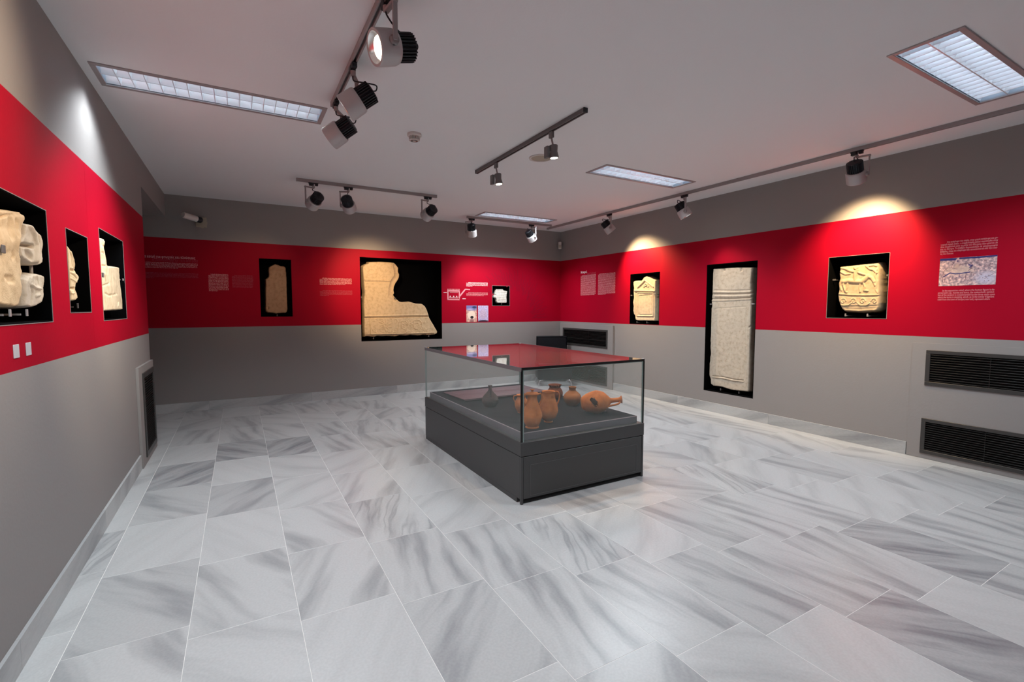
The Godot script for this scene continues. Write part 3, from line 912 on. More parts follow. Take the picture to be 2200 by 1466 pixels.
var tn_carving := [[[Vector2(-0.106, 0.23), Vector2(0.117, 0.223)], 0.004, -0.004],
	[[Vector2(-0.102, 0.197), Vector2(0.117, 0.19)], 0.004, -0.004],
	[[Vector2(-0.102, 0.165), Vector2(0.117, 0.157)], 0.004, -0.004],
	[[Vector2(-0.105, 0.133), Vector2(0.117, 0.125)], 0.004, -0.004],
	[[Vector2(-0.11, 0.1), Vector2(0.117, 0.092)], 0.004, -0.004],
	[[Vector2(-0.111, 0.068), Vector2(0.117, 0.059)], 0.004, -0.004],
	[[Vector2(-0.108, 0.036), Vector2(0.116, 0.026)], 0.004, -0.004],
	[[Vector2(-0.139, 0.157), Vector2(-0.102, 0.159)], 0.006, -0.02]]
var r1_outline := [Vector2(-0.249, 0.655), Vector2(-0.215, 0.672), Vector2(-0.153, 0.672), Vector2(-0.084, 0.66), Vector2(-0.042, 0.682), Vector2(-0.01, 0.718), Vector2(0.048, 0.735), Vector2(0.098, 0.718), Vector2(0.164, 0.684), Vector2(0.221, 0.657), Vector2(0.245, 0.668), Vector2(0.25, 0.59), Vector2(0.25, 0.47), Vector2(0.246, 0.35), Vector2(0.254, 0.23), Vector2(0.252, 0.11), Vector2(0.247, 0.007), Vector2(0.134, 0.004), Vector2(0.001, 0.005), Vector2(-0.136, 0), Vector2(-0.186, 0.015), Vector2(-0.2, 0.085), Vector2(-0.227, 0.11), Vector2(-0.246, 0.167), Vector2(-0.239, 0.243), Vector2(-0.253, 0.307), Vector2(-0.237, 0.383), Vector2(-0.245, 0.484), Vector2(-0.238, 0.547), Vector2(-0.254, 0.611)]
var r1_carving := [[[Vector2(-0.142, 0.55), Vector2(-0.066, 0.603), Vector2(0.017, 0.663), Vector2(0.118, 0.601), Vector2(0.2, 0.55)], 0.01, 0.014],
	[[Vector2(-0.098, 0.545), Vector2(0.018, 0.63), Vector2(0.152, 0.546)], 0.006, -0.008],
	[[Vector2(0.067, 0.591), Vector2(0.065, 0.597), Vector2(0.061, 0.603), Vector2(0.055, 0.607), Vector2(0.047, 0.609), Vector2(0.039, 0.609), Vector2(0.032, 0.608), Vector2(0.026, 0.604), Vector2(0.022, 0.599), Vector2(0.02, 0.593), Vector2(0.022, 0.587), Vector2(0.026, 0.582), Vector2(0.033, 0.578), Vector2(0.04, 0.576), Vector2(0.048, 0.575), Vector2(0.056, 0.577), Vector2(0.062, 0.581), Vector2(0.066, 0.586), Vector2(0.067, 0.591)], 0.012, 0.014],
	[[Vector2(0.018, 0.569), Vector2(0.017, 0.573), Vector2(0.014, 0.576), Vector2(0.01, 0.579), Vector2(0.005, 0.58), Vector2(-0, 0.58), Vector2(-0.005, 0.579), Vector2(-0.009, 0.577), Vector2(-0.012, 0.574), Vector2(-0.012, 0.57), Vector2(-0.011, 0.566), Vector2(-0.009, 0.563), Vector2(-0.005, 0.56), Vector2(0, 0.559), Vector2(0.006, 0.558), Vector2(0.011, 0.56), Vector2(0.014, 0.562), Vector2(0.017, 0.565), Vector2(0.018, 0.569)], 0.01, 0.01],
	[[Vector2(0.101, 0.566), Vector2(0.1, 0.569), Vector2(0.097, 0.573), Vector2(0.093, 0.575), Vector2(0.088, 0.577), Vector2(0.083, 0.577), Vector2(0.078, 0.576), Vector2(0.074, 0.574), Vector2(0.072, 0.571), Vector2(0.071, 0.567), Vector2(0.072, 0.563), Vector2(0.075, 0.56), Vector2(0.079, 0.557), Vector2(0.084, 0.556), Vector2(0.089, 0.555), Vector2(0.094, 0.556), Vector2(0.097, 0.559), Vector2(0.1, 0.562), Vector2(0.101, 0.566)], 0.01, 0.01],
	[[Vector2(0.102, 0.578), Vector2(0.152, 0.555)], 0.008, 0.008],
	[[Vector2(-0.21, 0.502), Vector2(0.022, 0.491), Vector2(0.242, 0.482)], 0.012, 0.014],
	[[Vector2(-0.183, 0.476), Vector2(-0.177, 0.23), Vector2(-0.169, 0.064), Vector2(0.033, 0.065), Vector2(0.229, 0.068), Vector2(0.226, 0.29), Vector2(0.222, 0.465), Vector2(0.022, 0.47), Vector2(-0.183, 0.476)], 0.01, -0.012],
	[[Vector2(-0.148, 0.463), Vector2(-0.135, 0.086), Vector2(0.205, 0.091), Vector2(0.195, 0.454), Vector2(-0.148, 0.463)], 0.009, 0.008],
	[[Vector2(-0.116, 0.412), Vector2(-0.104, 0.105), Vector2(0.183, 0.109), Vector2(0.175, 0.424), Vector2(0.023, 0.421), Vector2(-0.116, 0.412)], 0.007, -0.009]]
var r2_outline := [Vector2(-0.292, 1.666), Vector2(-0.126, 1.659), Vector2(-0.092, 1.662), Vector2(0.075, 1.659), Vector2(0.131, 1.651), Vector2(0.171, 1.652), Vector2(0.296, 1.638), Vector2(0.296, 1.546), Vector2(0.288, 1.433), Vector2(0.303, 1.262), Vector2(0.306, 1.048), Vector2(0.306, 0.875), Vector2(0.305, 0.674), Vector2(0.309, 0.471), Vector2(0.31, 0.253), Vector2(0.31, 0.034), Vector2(0.295, 0.014), Vector2(0.168, 0.005), Vector2(0.086, 0), Vector2(-0.016, 0.007), Vector2(-0.085, 0.02), Vector2(-0.236, 0.017), Vector2(-0.278, 0.039), Vector2(-0.285, 0.11), Vector2(-0.308, 0.162), Vector2(-0.31, 0.32), Vector2(-0.297, 0.479), Vector2(-0.307, 0.651), Vector2(-0.302, 0.886), Vector2(-0.304, 1.104), Vector2(-0.293, 1.15), Vector2(-0.303, 1.181), Vector2(-0.298, 1.32), Vector2(-0.299, 1.505)]
var r2_carving := [[[Vector2(-0.255, 1.358), Vector2(0.037, 1.344), Vector2(0.292, 1.345)], 0.012, -0.008],
	[[Vector2(-0.263, 1.335), Vector2(0.038, 1.323), Vector2(0.293, 1.323)], 0.014, 0.01],
	[[Vector2(-0.289, 1.305), Vector2(0.039, 1.294), Vector2(0.297, 1.298)], 0.01, -0.012],
	[[Vector2(-0.234, 1.277), Vector2(0.04, 1.269), Vector2(0.294, 1.273)], 0.018, 0.012],
	[[Vector2(-0.287, 1.24), Vector2(0.041, 1.232), Vector2(0.295, 1.245)], 0.012, -0.012],
	[[Vector2(-0.286, 1.217), Vector2(-0.11, 1.216), Vector2(0.171, 1.227), Vector2(0.296, 1.228)], 0.01, 0.01],
	[[Vector2(-0.24, 0.147), Vector2(-0.09, 0.155), Vector2(0.08, 0.143), Vector2(0.227, 0.147)], 0.012, 0.012],
	[[Vector2(-0.241, 0.158), Vector2(-0.09, 0.168), Vector2(0.08, 0.156), Vector2(0.226, 0.159)], 0.01, -0.012],
	[[Vector2(0.309, 0.875), Vector2(0.294, 0.869)], 0.02, -0.02],
	[[Vector2(-0.126, 1.662), Vector2(-0.111, 1.623)], 0.02, -0.02],
	[[Vector2(0.139, 1.651), Vector2(0.147, 1.606)], 0.02, -0.02],
	[[Vector2(-0.196, 0.176), Vector2(-0.237, 1.104), Vector2(0.238, 1.133), Vector2(0.249, 0.187)], 0.008, -0.004]]
var r3_outline := [Vector2(-0.208, 0.518), Vector2(-0.012, 0.529), Vector2(0.175, 0.535), Vector2(0.191, 0.503), Vector2(0.199, 0.467), Vector2(0.203, 0.427), Vector2(0.205, 0.367), Vector2(0.207, 0.287), Vector2(0.211, 0.227), Vector2(0.212, 0.167), Vector2(0.214, 0.107), Vector2(0.209, 0.057), Vector2(0.19, 0.022), Vector2(0.156, 0.009), Vector2(0.084, 0.008), Vector2(0.012, 0), Vector2(-0.064, 0.007), Vector2(-0.131, 0.009), Vector2(-0.162, 0.036), Vector2(-0.183, 0.079), Vector2(-0.204, 0.132), Vector2(-0.213, 0.197), Vector2(-0.206, 0.261), Vector2(-0.214, 0.326), Vector2(-0.201, 0.379), Vector2(-0.211, 0.433), Vector2(-0.206, 0.475)]
var r3_carving := [[[Vector2(-0.141, 0.344), Vector2(-0.098, 0.352), Vector2(-0.041, 0.341), Vector2(0.033, 0.336), Vector2(0.055, 0.355), Vector2(0.085, 0.389)], 0.028, 0.0165],
	[[Vector2(0.085, 0.389), Vector2(0.121, 0.372), Vector2(0.145, 0.33)], 0.0176, 0.0143],
	[[Vector2(0.141, 0.33), Vector2(0.156, 0.29)], 0.0112, 0.011],
	[[Vector2(-0.141, 0.338), Vector2(-0.144, 0.302), Vector2(-0.127, 0.248)], 0.0112, 0.0121],
	[[Vector2(-0.102, 0.326), Vector2(-0.109, 0.279), Vector2(-0.122, 0.237), Vector2(-0.107, 0.226)], 0.0096, 0.011],
	[[Vector2(0.02, 0.321), Vector2(0.013, 0.275), Vector2(0.02, 0.228)], 0.0096, 0.011],
	[[Vector2(0.047, 0.325), Vector2(0.063, 0.278), Vector2(0.056, 0.242), Vector2(0.092, 0.236)], 0.0096, 0.011],
	[[Vector2(-0.147, 0.355), Vector2(-0.154, 0.313), Vector2(-0.139, 0.291)], 0.0072, 0.0099],
	[[Vector2(-0.032, 0.349), Vector2(-0.031, 0.422), Vector2(-0.019, 0.462)], 0.0224, 0.0165],
	[[Vector2(-0.015, 0.488), Vector2(-0.016, 0.492), Vector2(-0.018, 0.497), Vector2(-0.022, 0.5), Vector2(-0.026, 0.502), Vector2(-0.03, 0.502), Vector2(-0.034, 0.501), Vector2(-0.037, 0.498), Vector2(-0.039, 0.494), Vector2(-0.039, 0.489), Vector2(-0.038, 0.485), Vector2(-0.036, 0.481), Vector2(-0.033, 0.477), Vector2(-0.029, 0.475), Vector2(-0.024, 0.475), Vector2(-0.021, 0.476), Vector2(-0.018, 0.479), Vector2(-0.016, 0.483), Vector2(-0.015, 0.488)], 0.016, 0.0165],
	[[Vector2(-0.018, 0.441), Vector2(0.029, 0.418), Vector2(0.066, 0.405)], 0.0096, 0.0132],
	[[Vector2(-0.036, 0.443), Vector2(-0.084, 0.456), Vector2(-0.143, 0.492), Vector2(-0.172, 0.499)], 0.0176, 0.011],
	[[Vector2(-0.083, 0.425), Vector2(-0.13, 0.422), Vector2(-0.18, 0.452)], 0.0112, 0.0088],
	[[Vector2(0.067, 0.497), Vector2(0.099, 0.464), Vector2(0.135, 0.452), Vector2(0.163, 0.42)], 0.0128, 0.011],
	[[Vector2(0.053, 0.508), Vector2(0.089, 0.495), Vector2(0.133, 0.502), Vector2(0.16, 0.49)], 0.0096, 0.0088],
	[[Vector2(0.163, 0.46), Vector2(0.151, 0.39), Vector2(0.169, 0.329), Vector2(0.161, 0.249), Vector2(0.181, 0.213)], 0.0096, 0.0066],
	[[Vector2(-0.166, 0.356), Vector2(-0.183, 0.303), Vector2(-0.161, 0.249)], 0.0096, 0.0066],
	[[Vector2(-0.199, 0.213), Vector2(-0.072, 0.199), Vector2(0.076, 0.193), Vector2(0.2, 0.193)], 0.0096, 0.0066],
	[[Vector2(-0.198, 0.197), Vector2(-0.072, 0.183), Vector2(0.077, 0.178), Vector2(0.2, 0.178)], 0.008, -0.0066],
	[[Vector2(-0.111, 0.131), Vector2(-0.116, 0.146), Vector2(-0.126, 0.156), Vector2(-0.139, 0.16), Vector2(-0.15, 0.158), Vector2(-0.159, 0.15), Vector2(-0.163, 0.14), Vector2(-0.162, 0.129), Vector2(-0.157, 0.12), Vector2(-0.149, 0.115), Vector2(-0.141, 0.114), Vector2(-0.135, 0.117), Vector2(-0.131, 0.123), Vector2(-0.13, 0.129), Vector2(-0.132, 0.135), Vector2(-0.136, 0.138), Vector2(-0.14, 0.139)], 0.0064, 0.0066],
	[[Vector2(-0.067, 0.131), Vector2(-0.063, 0.145), Vector2(-0.054, 0.155), Vector2(-0.042, 0.159), Vector2(-0.03, 0.156), Vector2(-0.021, 0.148), Vector2(-0.017, 0.138), Vector2(-0.017, 0.127), Vector2(-0.021, 0.119), Vector2(-0.028, 0.114), Vector2(-0.035, 0.113), Vector2(-0.042, 0.116), Vector2(-0.046, 0.122), Vector2(-0.047, 0.128), Vector2(-0.046, 0.133), Vector2(-0.043, 0.137), Vector2(-0.039, 0.137)], 0.0064, 0.0066],
	[[Vector2(0.076, 0.129), Vector2(0.071, 0.143), Vector2(0.062, 0.153), Vector2(0.05, 0.157), Vector2(0.039, 0.155), Vector2(0.031, 0.147), Vector2(0.027, 0.137), Vector2(0.028, 0.127), Vector2(0.033, 0.118), Vector2(0.04, 0.113), Vector2(0.048, 0.113), Vector2(0.054, 0.116), Vector2(0.057, 0.121), Vector2(0.058, 0.127), Vector2(0.056, 0.132), Vector2(0.053, 0.135), Vector2(0.049, 0.136)], 0.0064, 0.0066],
	[[Vector2(0.126, 0.128), Vector2(0.13, 0.142), Vector2(0.139, 0.152), Vector2(0.15, 0.155), Vector2(0.16, 0.153), Vector2(0.169, 0.145), Vector2(0.173, 0.135), Vector2(0.173, 0.125), Vector2(0.169, 0.117), Vector2(0.163, 0.112), Vector2(0.156, 0.112), Vector2(0.15, 0.115), Vector2(0.146, 0.12), Vector2(0.145, 0.126), Vector2(0.146, 0.131), Vector2(0.149, 0.134), Vector2(0.152, 0.135)], 0.0064, 0.0066],
	[[Vector2(-0.174, 0.1), Vector2(-0.139, 0.084), Vector2(-0.087, 0.089), Vector2(-0.05, 0.115)], 0.0064, 0.0055],
	[[Vector2(-0.008, 0.12), Vector2(0.026, 0.083), Vector2(0.081, 0.083), Vector2(0.116, 0.108)], 0.0064, 0.0055],
	[[Vector2(-0.183, 0.068), Vector2(-0.01, 0.07), Vector2(0.222, 0.077)], 0.016, -0.0066],
	[[Vector2(-0.162, 0.036), Vector2(0.029, 0.031), Vector2(0.206, 0.047)], 0.04, -0.011]]
var la_outline := [Vector2(-0.164, 0.372), Vector2(-0.106, 0.396), Vector2(-0.055, 0.409), Vector2(0.015, 0.418), Vector2(0.08, 0.427), Vector2(0.158, 0.435), Vector2(0.198, 0.432), Vector2(0.21, 0.417), Vector2(0.212, 0.397), Vector2(0.187, 0.373), Vector2(0.167, 0.347), Vector2(0.166, 0.323), Vector2(0.144, 0.305), Vector2(0.118, 0.294), Vector2(0.11, 0.27), Vector2(0.119, 0.248), Vector2(0.136, 0.218), Vector2(0.133, 0.187), Vector2(0.146, 0.176), Vector2(0.147, 0.156), Vector2(0.122, 0.131), Vector2(0.121, 0.096), Vector2(0.109, 0.057), Vector2(0.089, 0.029), Vector2(0.075, 0.006), Vector2(0.041, 0), Vector2(-0.041, 0.002), Vector2(-0.125, 0.007), Vector2(-0.212, 0.002)]
var la_carving := [[[Vector2(-0.062, 0.372), Vector2(-0.027, 0.379), Vector2(0.01, 0.39)], 0.006, -0.012],
	[[Vector2(0.01, 0.39), Vector2(0.125, 0.416), Vector2(0.186, 0.422)], 0.008, -0.006],
	[[Vector2(0.041, 0.367), Vector2(0.027, 0.313)], 0.03, -0.01],
	[[Vector2(0.108, 0.377), Vector2(0.089, 0.325)], 0.02, -0.008],
	[[Vector2(-0.078, 0.278), Vector2(0.104, 0.298)], 0.05, 0.008],
	[[Vector2(0.046, 0.24), Vector2(0.058, 0.226), Vector2(0.042, 0.217)], 0.01, -0.008],
	[[Vector2(-0.053, 0.129), Vector2(0.017, 0.13)], 0.012, -0.008],
	[[Vector2(-0.03, 0.116), Vector2(0.024, 0.117)], 0.012, -0.008]]
var lb_outline := [Vector2(-0.069, 0.192), Vector2(0.002, 0.201), Vector2(0.066, 0.184), Vector2(0.129, 0.169), Vector2(0.154, 0.14), Vector2(0.148, 0.095), Vector2(0.135, 0.072), Vector2(0.141, 0.042), Vector2(0.13, 0.015), Vector2(0.085, 0.001), Vector2(0.02, 0), Vector2(-0.067, 0.006), Vector2(-0.123, 0.013), Vector2(-0.146, 0.025), Vector2(-0.154, 0.063), Vector2(-0.148, 0.095), Vector2(-0.094, 0.141)]
var lb_carving := [[[Vector2(-0.023, 0.187), Vector2(0.026, 0.153), Vector2(0.063, 0.103), Vector2(0.025, 0.023)], 0.02, 0.012],
	[[Vector2(-0.141, 0.082), Vector2(-0.041, 0.088), Vector2(0.015, 0.091)], 0.012, -0.03],
	[[Vector2(0.095, 0.149), Vector2(0.096, 0.09), Vector2(0.07, 0.019)], 0.012, -0.006],
	[[Vector2(-0.079, 0.055), Vector2(-0.018, 0.036)], 0.02, -0.012]]
var lc_outline := [Vector2(-0.075, 0.16), Vector2(0.033, 0.175), Vector2(0.129, 0.175), Vector2(0.143, 0.167), Vector2(0.122, 0.104), Vector2(0.106, 0.056), Vector2(0.069, 0.021), Vector2(-0.023, 0), Vector2(-0.131, 0.003), Vector2(-0.143, 0.007), Vector2(-0.135, 0.071), Vector2(-0.129, 0.115), Vector2(-0.114, 0.142)]
var lc_carving := [[[Vector2(-0.068, 0.114), Vector2(-0.004, 0.1), Vector2(0.065, 0.098)], 0.008, 0.008],
	[[Vector2(-0.063, 0.11), Vector2(-0.043, 0.074), Vector2(-0.064, 0.02)], 0.014, -0.01],
	[[Vector2(-0.011, 0.062), Vector2(0.048, 0.068)], 0.01, 0.006],
	[[Vector2(-0.017, 0.149), Vector2(-0.017, 0.12)], 0.006, -0.008],
	[[Vector2(0.04, 0.153), Vector2(0.046, 0.119)], 0.006, -0.008]]
var ld_outline := [Vector2(-0.107, 0.334), Vector2(-0.066, 0.321), Vector2(-0.012, 0.29), Vector2(0.027, 0.256), Vector2(0.039, 0.232), Vector2(0.024, 0.199), Vector2(0.04, 0.186), Vector2(0.088, 0.175), Vector2(0.11, 0.153), Vector2(0.086, 0.126), Vector2(0.028, 0.098), Vector2(0.018, 0.082), Vector2(0.039, 0.07), Vector2(0.051, 0.044), Vector2(0.049, 0.016), Vector2(-0.006, 0.001), Vector2(-0.094, 0), Vector2(-0.09, 0.044), Vector2(-0.094, 0.075), Vector2(-0.093, 0.099), Vector2(-0.098, 0.142), Vector2(-0.103, 0.184), Vector2(-0.104, 0.232), Vector2(-0.106, 0.281), Vector2(-0.11, 0.316)]
var ld_carving := [[[Vector2(-0.075, 0.185), Vector2(0.008, 0.184)], 0.01, -0.01],
	[[Vector2(-0.087, 0.077), Vector2(-0.014, 0.081)], 0.01, -0.012],
	[[Vector2(-0.08, 0.301), Vector2(-0.048, 0.262), Vector2(-0.033, 0.207)], 0.006, -0.006],
	[[Vector2(-0.052, 0.292), Vector2(-0.015, 0.252), Vector2(-0.008, 0.209)], 0.005, 0.006],
	[[Vector2(-0.069, 0.165), Vector2(0.002, 0.157), Vector2(0.052, 0.14)], 0.006, -0.005],
	[[Vector2(-0.075, 0.137), Vector2(-0.004, 0.128), Vector2(0.041, 0.121)], 0.005, 0.005],
	[[Vector2(-0.079, 0.051), Vector2(-0.02, 0.055)], 0.008, 0.005]]
var le_outline := [Vector2(-0.321, 0.526), Vector2(-0.276, 0.528), Vector2(-0.229, 0.529), Vector2(-0.136, 0.521), Vector2(-0.159, 0.495), Vector2(-0.188, 0.465), Vector2(-0.164, 0.432), Vector2(-0.153, 0.387), Vector2(-0.144, 0.356), Vector2(-0.082, 0.337), Vector2(-0.063, 0.345), Vector2(0.1, 0.355), Vector2(0.275, 0.364), Vector2(0.287, 0.304), Vector2(0.276, 0.216), Vector2(0.298, 0.147), Vector2(0.323, 0.086), Vector2(0.323, 0.007), Vector2(-0.302, 0), Vector2(-0.305, 0.116), Vector2(-0.311, 0.267), Vector2(-0.323, 0.416), Vector2(-0.323, 0.491)]
var le_carving := [[[Vector2(-0.248, 0.515), Vector2(-0.24, 0.486)], 0.02, 0.01],
	[[Vector2(-0.279, 0.451), Vector2(-0.25, 0.378), Vector2(-0.229, 0.272)], 0.022, 0.01],
	[[Vector2(-0.116, 0.335), Vector2(-0.119, 0.255), Vector2(-0.107, 0.208)], 0.01, -0.012],
	[[Vector2(-0.297, 0.185), Vector2(-0.2, 0.197), Vector2(-0.107, 0.208)], 0.008, -0.006],
	[[Vector2(0.01, 0.287), Vector2(0.014, 0.165), Vector2(0.001, 0.041)], 0.018, -0.004],
	[[Vector2(0.115, 0.126), Vector2(0.159, 0.076), Vector2(0.131, 0.042)], 0.012, 0.006],
	[[Vector2(-0.247, 0.133), Vector2(-0.136, 0.12), Vector2(0.079, 0.133)], 0.01, -0.005],
	[[Vector2(-0.286, 0.42), Vector2(-0.22, 0.411)], 0.006, -0.008],
	[[Vector2(-0.293, 0.329), Vector2(-0.216, 0.327)], 0.006, -0.008],
	[[Vector2(-0.259, 0.278), Vector2(-0.225, 0.227)], 0.006, 0.008],
	[[Vector2(-0.072, 0.106), Vector2(-0.057, 0.025)], 0.01, 0.005]]

func stone_mesh(outline: Array, carving: Array, thick: float, bevel: float, cell: float, rough: float, sd: int) -> ArrayMesh:
	# a slab whose front is carved: strokes raise or sink it, its rim is worn round
	var lo := Vector2(1e9, 1e9)
	var hi := -lo
	for p in outline:
		lo = lo.min(p)
		hi = hi.max(p)
	lo -= Vector2.ONE * cell * 2.0
	hi += Vector2.ONE * cell * 2.0
	var nx := int((hi.x - lo.x) / cell) + 2
	var ny := int((hi.y - lo.y) / cell) + 2
	var H := PackedFloat32Array()
	H.resize(nx * ny)
	for s in carving:
		var w: float = s[1]
		var pts: Array = s[0]
		for k in pts.size() - 1:
			var a: Vector2 = pts[k]
			var b: Vector2 = pts[k + 1]
			var x0 := maxi(int((minf(a.x, b.x) - w - lo.x) / cell), 0)
			var x1 := mini(int((maxf(a.x, b.x) + w - lo.x) / cell) + 1, nx - 1)
			var y0 := maxi(int((minf(a.y, b.y) - w - lo.y) / cell), 0)
			var y1 := mini(int((maxf(a.y, b.y) + w - lo.y) / cell) + 1, ny - 1)
			var ab := b - a
			var l2 := maxf(ab.length_squared(), 1e-9)
			for y in range(y0, y1 + 1):
				for x in range(x0, x1 + 1):
					var p := lo + Vector2(x, y) * cell
					var t := clampf((p - a).dot(ab) / l2, 0.0, 1.0)
					var d := p.distance_to(a + ab * t) / w
					if d < 1.0:
						var v: float = s[2] * (1.0 - d * d)
						var i := y * nx + x
						if absf(v) > absf(H[i]) or v * H[i] < 0.0:
							H[i] = v if v * H[i] >= 0.0 else H[i] + v
	var D := PackedFloat32Array()
	D.resize(nx * ny)
	var n := outline.size()
	var fr := noise(14.0, 3, sd)
	for y in ny:
		for x in nx:
			var p := lo + Vector2(x, y) * cell
			var best := 1e9
			var inside := false
			for k in n:
				var a: Vector2 = outline[k]
				var b: Vector2 = outline[(k + 1) % n]
				var ab := b - a
				var t := clampf((p - a).dot(ab) / maxf(ab.length_squared(), 1e-9), 0.0, 1.0)
				best = minf(best, p.distance_squared_to(a + ab * t))
				if (a.y > p.y) != (b.y > p.y) and p.x < (b.x - a.x) * (p.y - a.y) / (b.y - a.y) + a.x:
					inside = not inside
			var d := sqrt(best)
			D[y * nx + x] = (d if inside else -d) + fr.get_noise_2dv(p) * rough * 0.5
	var V := PackedVector3Array()
	var index := PackedInt32Array()
	index.resize(nx * ny)
	index.fill(-1)
	var surf := noise(5.0, 5, sd + 1)
	var used := PackedByteArray()
	used.resize(nx * ny)
	for y in range(1, ny - 2):
		for x in range(1, nx - 2):
			var i := y * nx + x
			if D[i] > 0.0 or D[i + 1] > 0.0 or D[i + nx] > 0.0 or D[i + nx + 1] > 0.0:
				for k in [i, i + 1, i + nx, i + nx + 1]:
					used[k] = 1
	for y in range(1, ny - 1):
		for x in range(1, nx - 1):
			var i := y * nx + x
			if not used[i]:
				continue
			var p := lo + Vector2(x, y) * cell
			var d := D[i]
			var z := 0.0
			if d <= 0.0:
				var gr := Vector2(D[i + 1] - D[i - 1], D[i + nx] - D[i - nx])
				if gr.length() > 1e-9:
					p += gr.normalized() * minf(-d, cell * 1.4)
			else:
				var e := clampf(d / bevel, 0.0, 1.0)
				z = thick * sqrt(1.0 - (1.0 - e) * (1.0 - e)) + (H[i] + surf.get_noise_2dv(p) * rough) * smoothstep(0.0, bevel * 1.5, d)
			index[i] = V.size()
			V.append(Vector3(p.x, p.y, z))
	var st := SurfaceTool.new()
	st.begin(Mesh.PRIMITIVE_TRIANGLES)
	st.set_smooth_group(1)
	var front := V.size()
	for v in V:
		st.add_vertex(v)
	for v in V:
		st.add_vertex(Vector3(v.x, v.y, -0.001))
	for y in range(1, ny - 2):
		for x in range(1, nx - 2):
			var i := y * nx + x
			if D[i] > 0.0 or D[i + 1] > 0.0 or D[i + nx] > 0.0 or D[i + nx + 1] > 0.0:
				var a := index[i]
				var b := index[i + 1]
				var c := index[i + nx + 1]
				var d := index[i + nx]
				for k in [a, c, b, a, d, c]:
					st.add_index(k)
				for k in [a, b, c, a, c, d]:
					st.add_index(k + front)
	st.generate_normals()
	return st.commit()

func stone(called: String, label: String, category: String, side: String, at: Vector2, recess: float, outline: Array, carving: Array, thick: float, bevel: float, cell: float, rough: float, sd: int, m: Material) -> MeshInstance3D:
	var o := mesh_node(called, stone_mesh(outline, carving, thick, bevel, cell, rough, sd), m)
	o.transform = Transform3D(wall_basis(side), on_wall(side, at.x, at.y, -recess - thick))
	tag(o, label, category)
	return o

func scrolls() -> Array:
	# leafy tendrils that fill the band along the foot of the big slab
	var rng := RandomNumberGenerator.new()
	rng.seed = 12
	var out := []
	for k in 64:
		var c := Vector2(-0.17 + 0.70 * fposmod(k * 0.618034, 1.0), 0.075 + 0.17 * fposmod(k * 0.754878, 1.0))
		if c.x > 0.52 - c.y * 0.5 or (c.x < 0.06 and c.distance_to(Vector2(-0.055, 0.17)) < 0.11):
			continue
		var turn := 1.0 if k % 2 == 0 else -1.0
		var a0 := rng.randf() * TAU
		var r0 := rng.randf_range(0.016, 0.034)
		var pts := []
		for i in 9:
			var a := a0 + turn * 5.2 * i / 8.0
			pts.append(c + Vector2(cos(a), sin(a)) * lerpf(r0, 0.006, i / 8.0))
		out.append([pts, 0.0055, 0.006])
		var d := Vector2(cos(a0), sin(a0))
		out.append([[c + d * r0, c + d * (r0 + 0.02) + d.orthogonal() * 0.014 * turn, c + d * (r0 + 0.03) + d.orthogonal() * 0.034 * turn], 0.005, 0.005])
	return out

func niche(side: String, hole: Array, depth: float, label: String, clips: Array, trim := 0.0) -> Node3D:
	var c := Vector2((hole[0] + hole[1]) * 0.5, hole[2])
	var t := thing("wall_niche", label, "niche", on_wall(side, c.x, c.y), wall_basis(side), "black display niches in the walls")
	var w: float = hole[1] - hole[0]
	var h: float = hole[3] - hole[2]
	var st := begin()
	var k := 0.006
	box(st, Vector3(0, h * 0.5, -depth - k * 0.5), Vector3(w - 0.001, h - 0.001, k))
	for s in [-1.0, 1.0]:
		box(st, Vector3(s * (w - k - 0.001) * 0.5, h * 0.5, -depth * 0.5), Vector3(k, h - 0.001, depth))
		box(st, Vector3(0, h * 0.5 + s * (h - k - 0.001) * 0.5, -depth * 0.5), Vector3(w - 2 * k - 0.001, k, depth))
	part("lining", st, mats.niche_black, t)
	if trim > 0.0:
		st = begin()
		for s in [-1.0, 1.0]:
			box(st, Vector3(s * w * 0.5, h * 0.5, 0.0005), Vector3(trim, h + trim, 0.003))
			box(st, Vector3(0, h * 0.5 + s * h * 0.5, 0.0005), Vector3(w - trim, trim, 0.003))
		part("edge_trim", st, mats.trim_metal, t)
	for p in clips:
		# a clip: a stem from the back and a small hook over the stone's edge
		st = begin()
		var x: float = p[0] - c.x
		var y: float = p[1] - c.y
		var front: float = -p[2]
		box(st, Vector3(x - p[3] * 0.012, y - p[4] * 0.012, (front - depth) * 0.5), Vector3(0.008, 0.008, front + depth))
		cbox(st, Vector3(x, y - p[4] * 0.004, front + 0.020), Vector3(0.014 + absf(p[3]) * 0.02, 0.018 + absf(p[4]) * 0.012, 0.006), 0.001)
		part("clip", st, mats.track_dark if p.size() < 6 else mats.trim_metal, t)
	return t

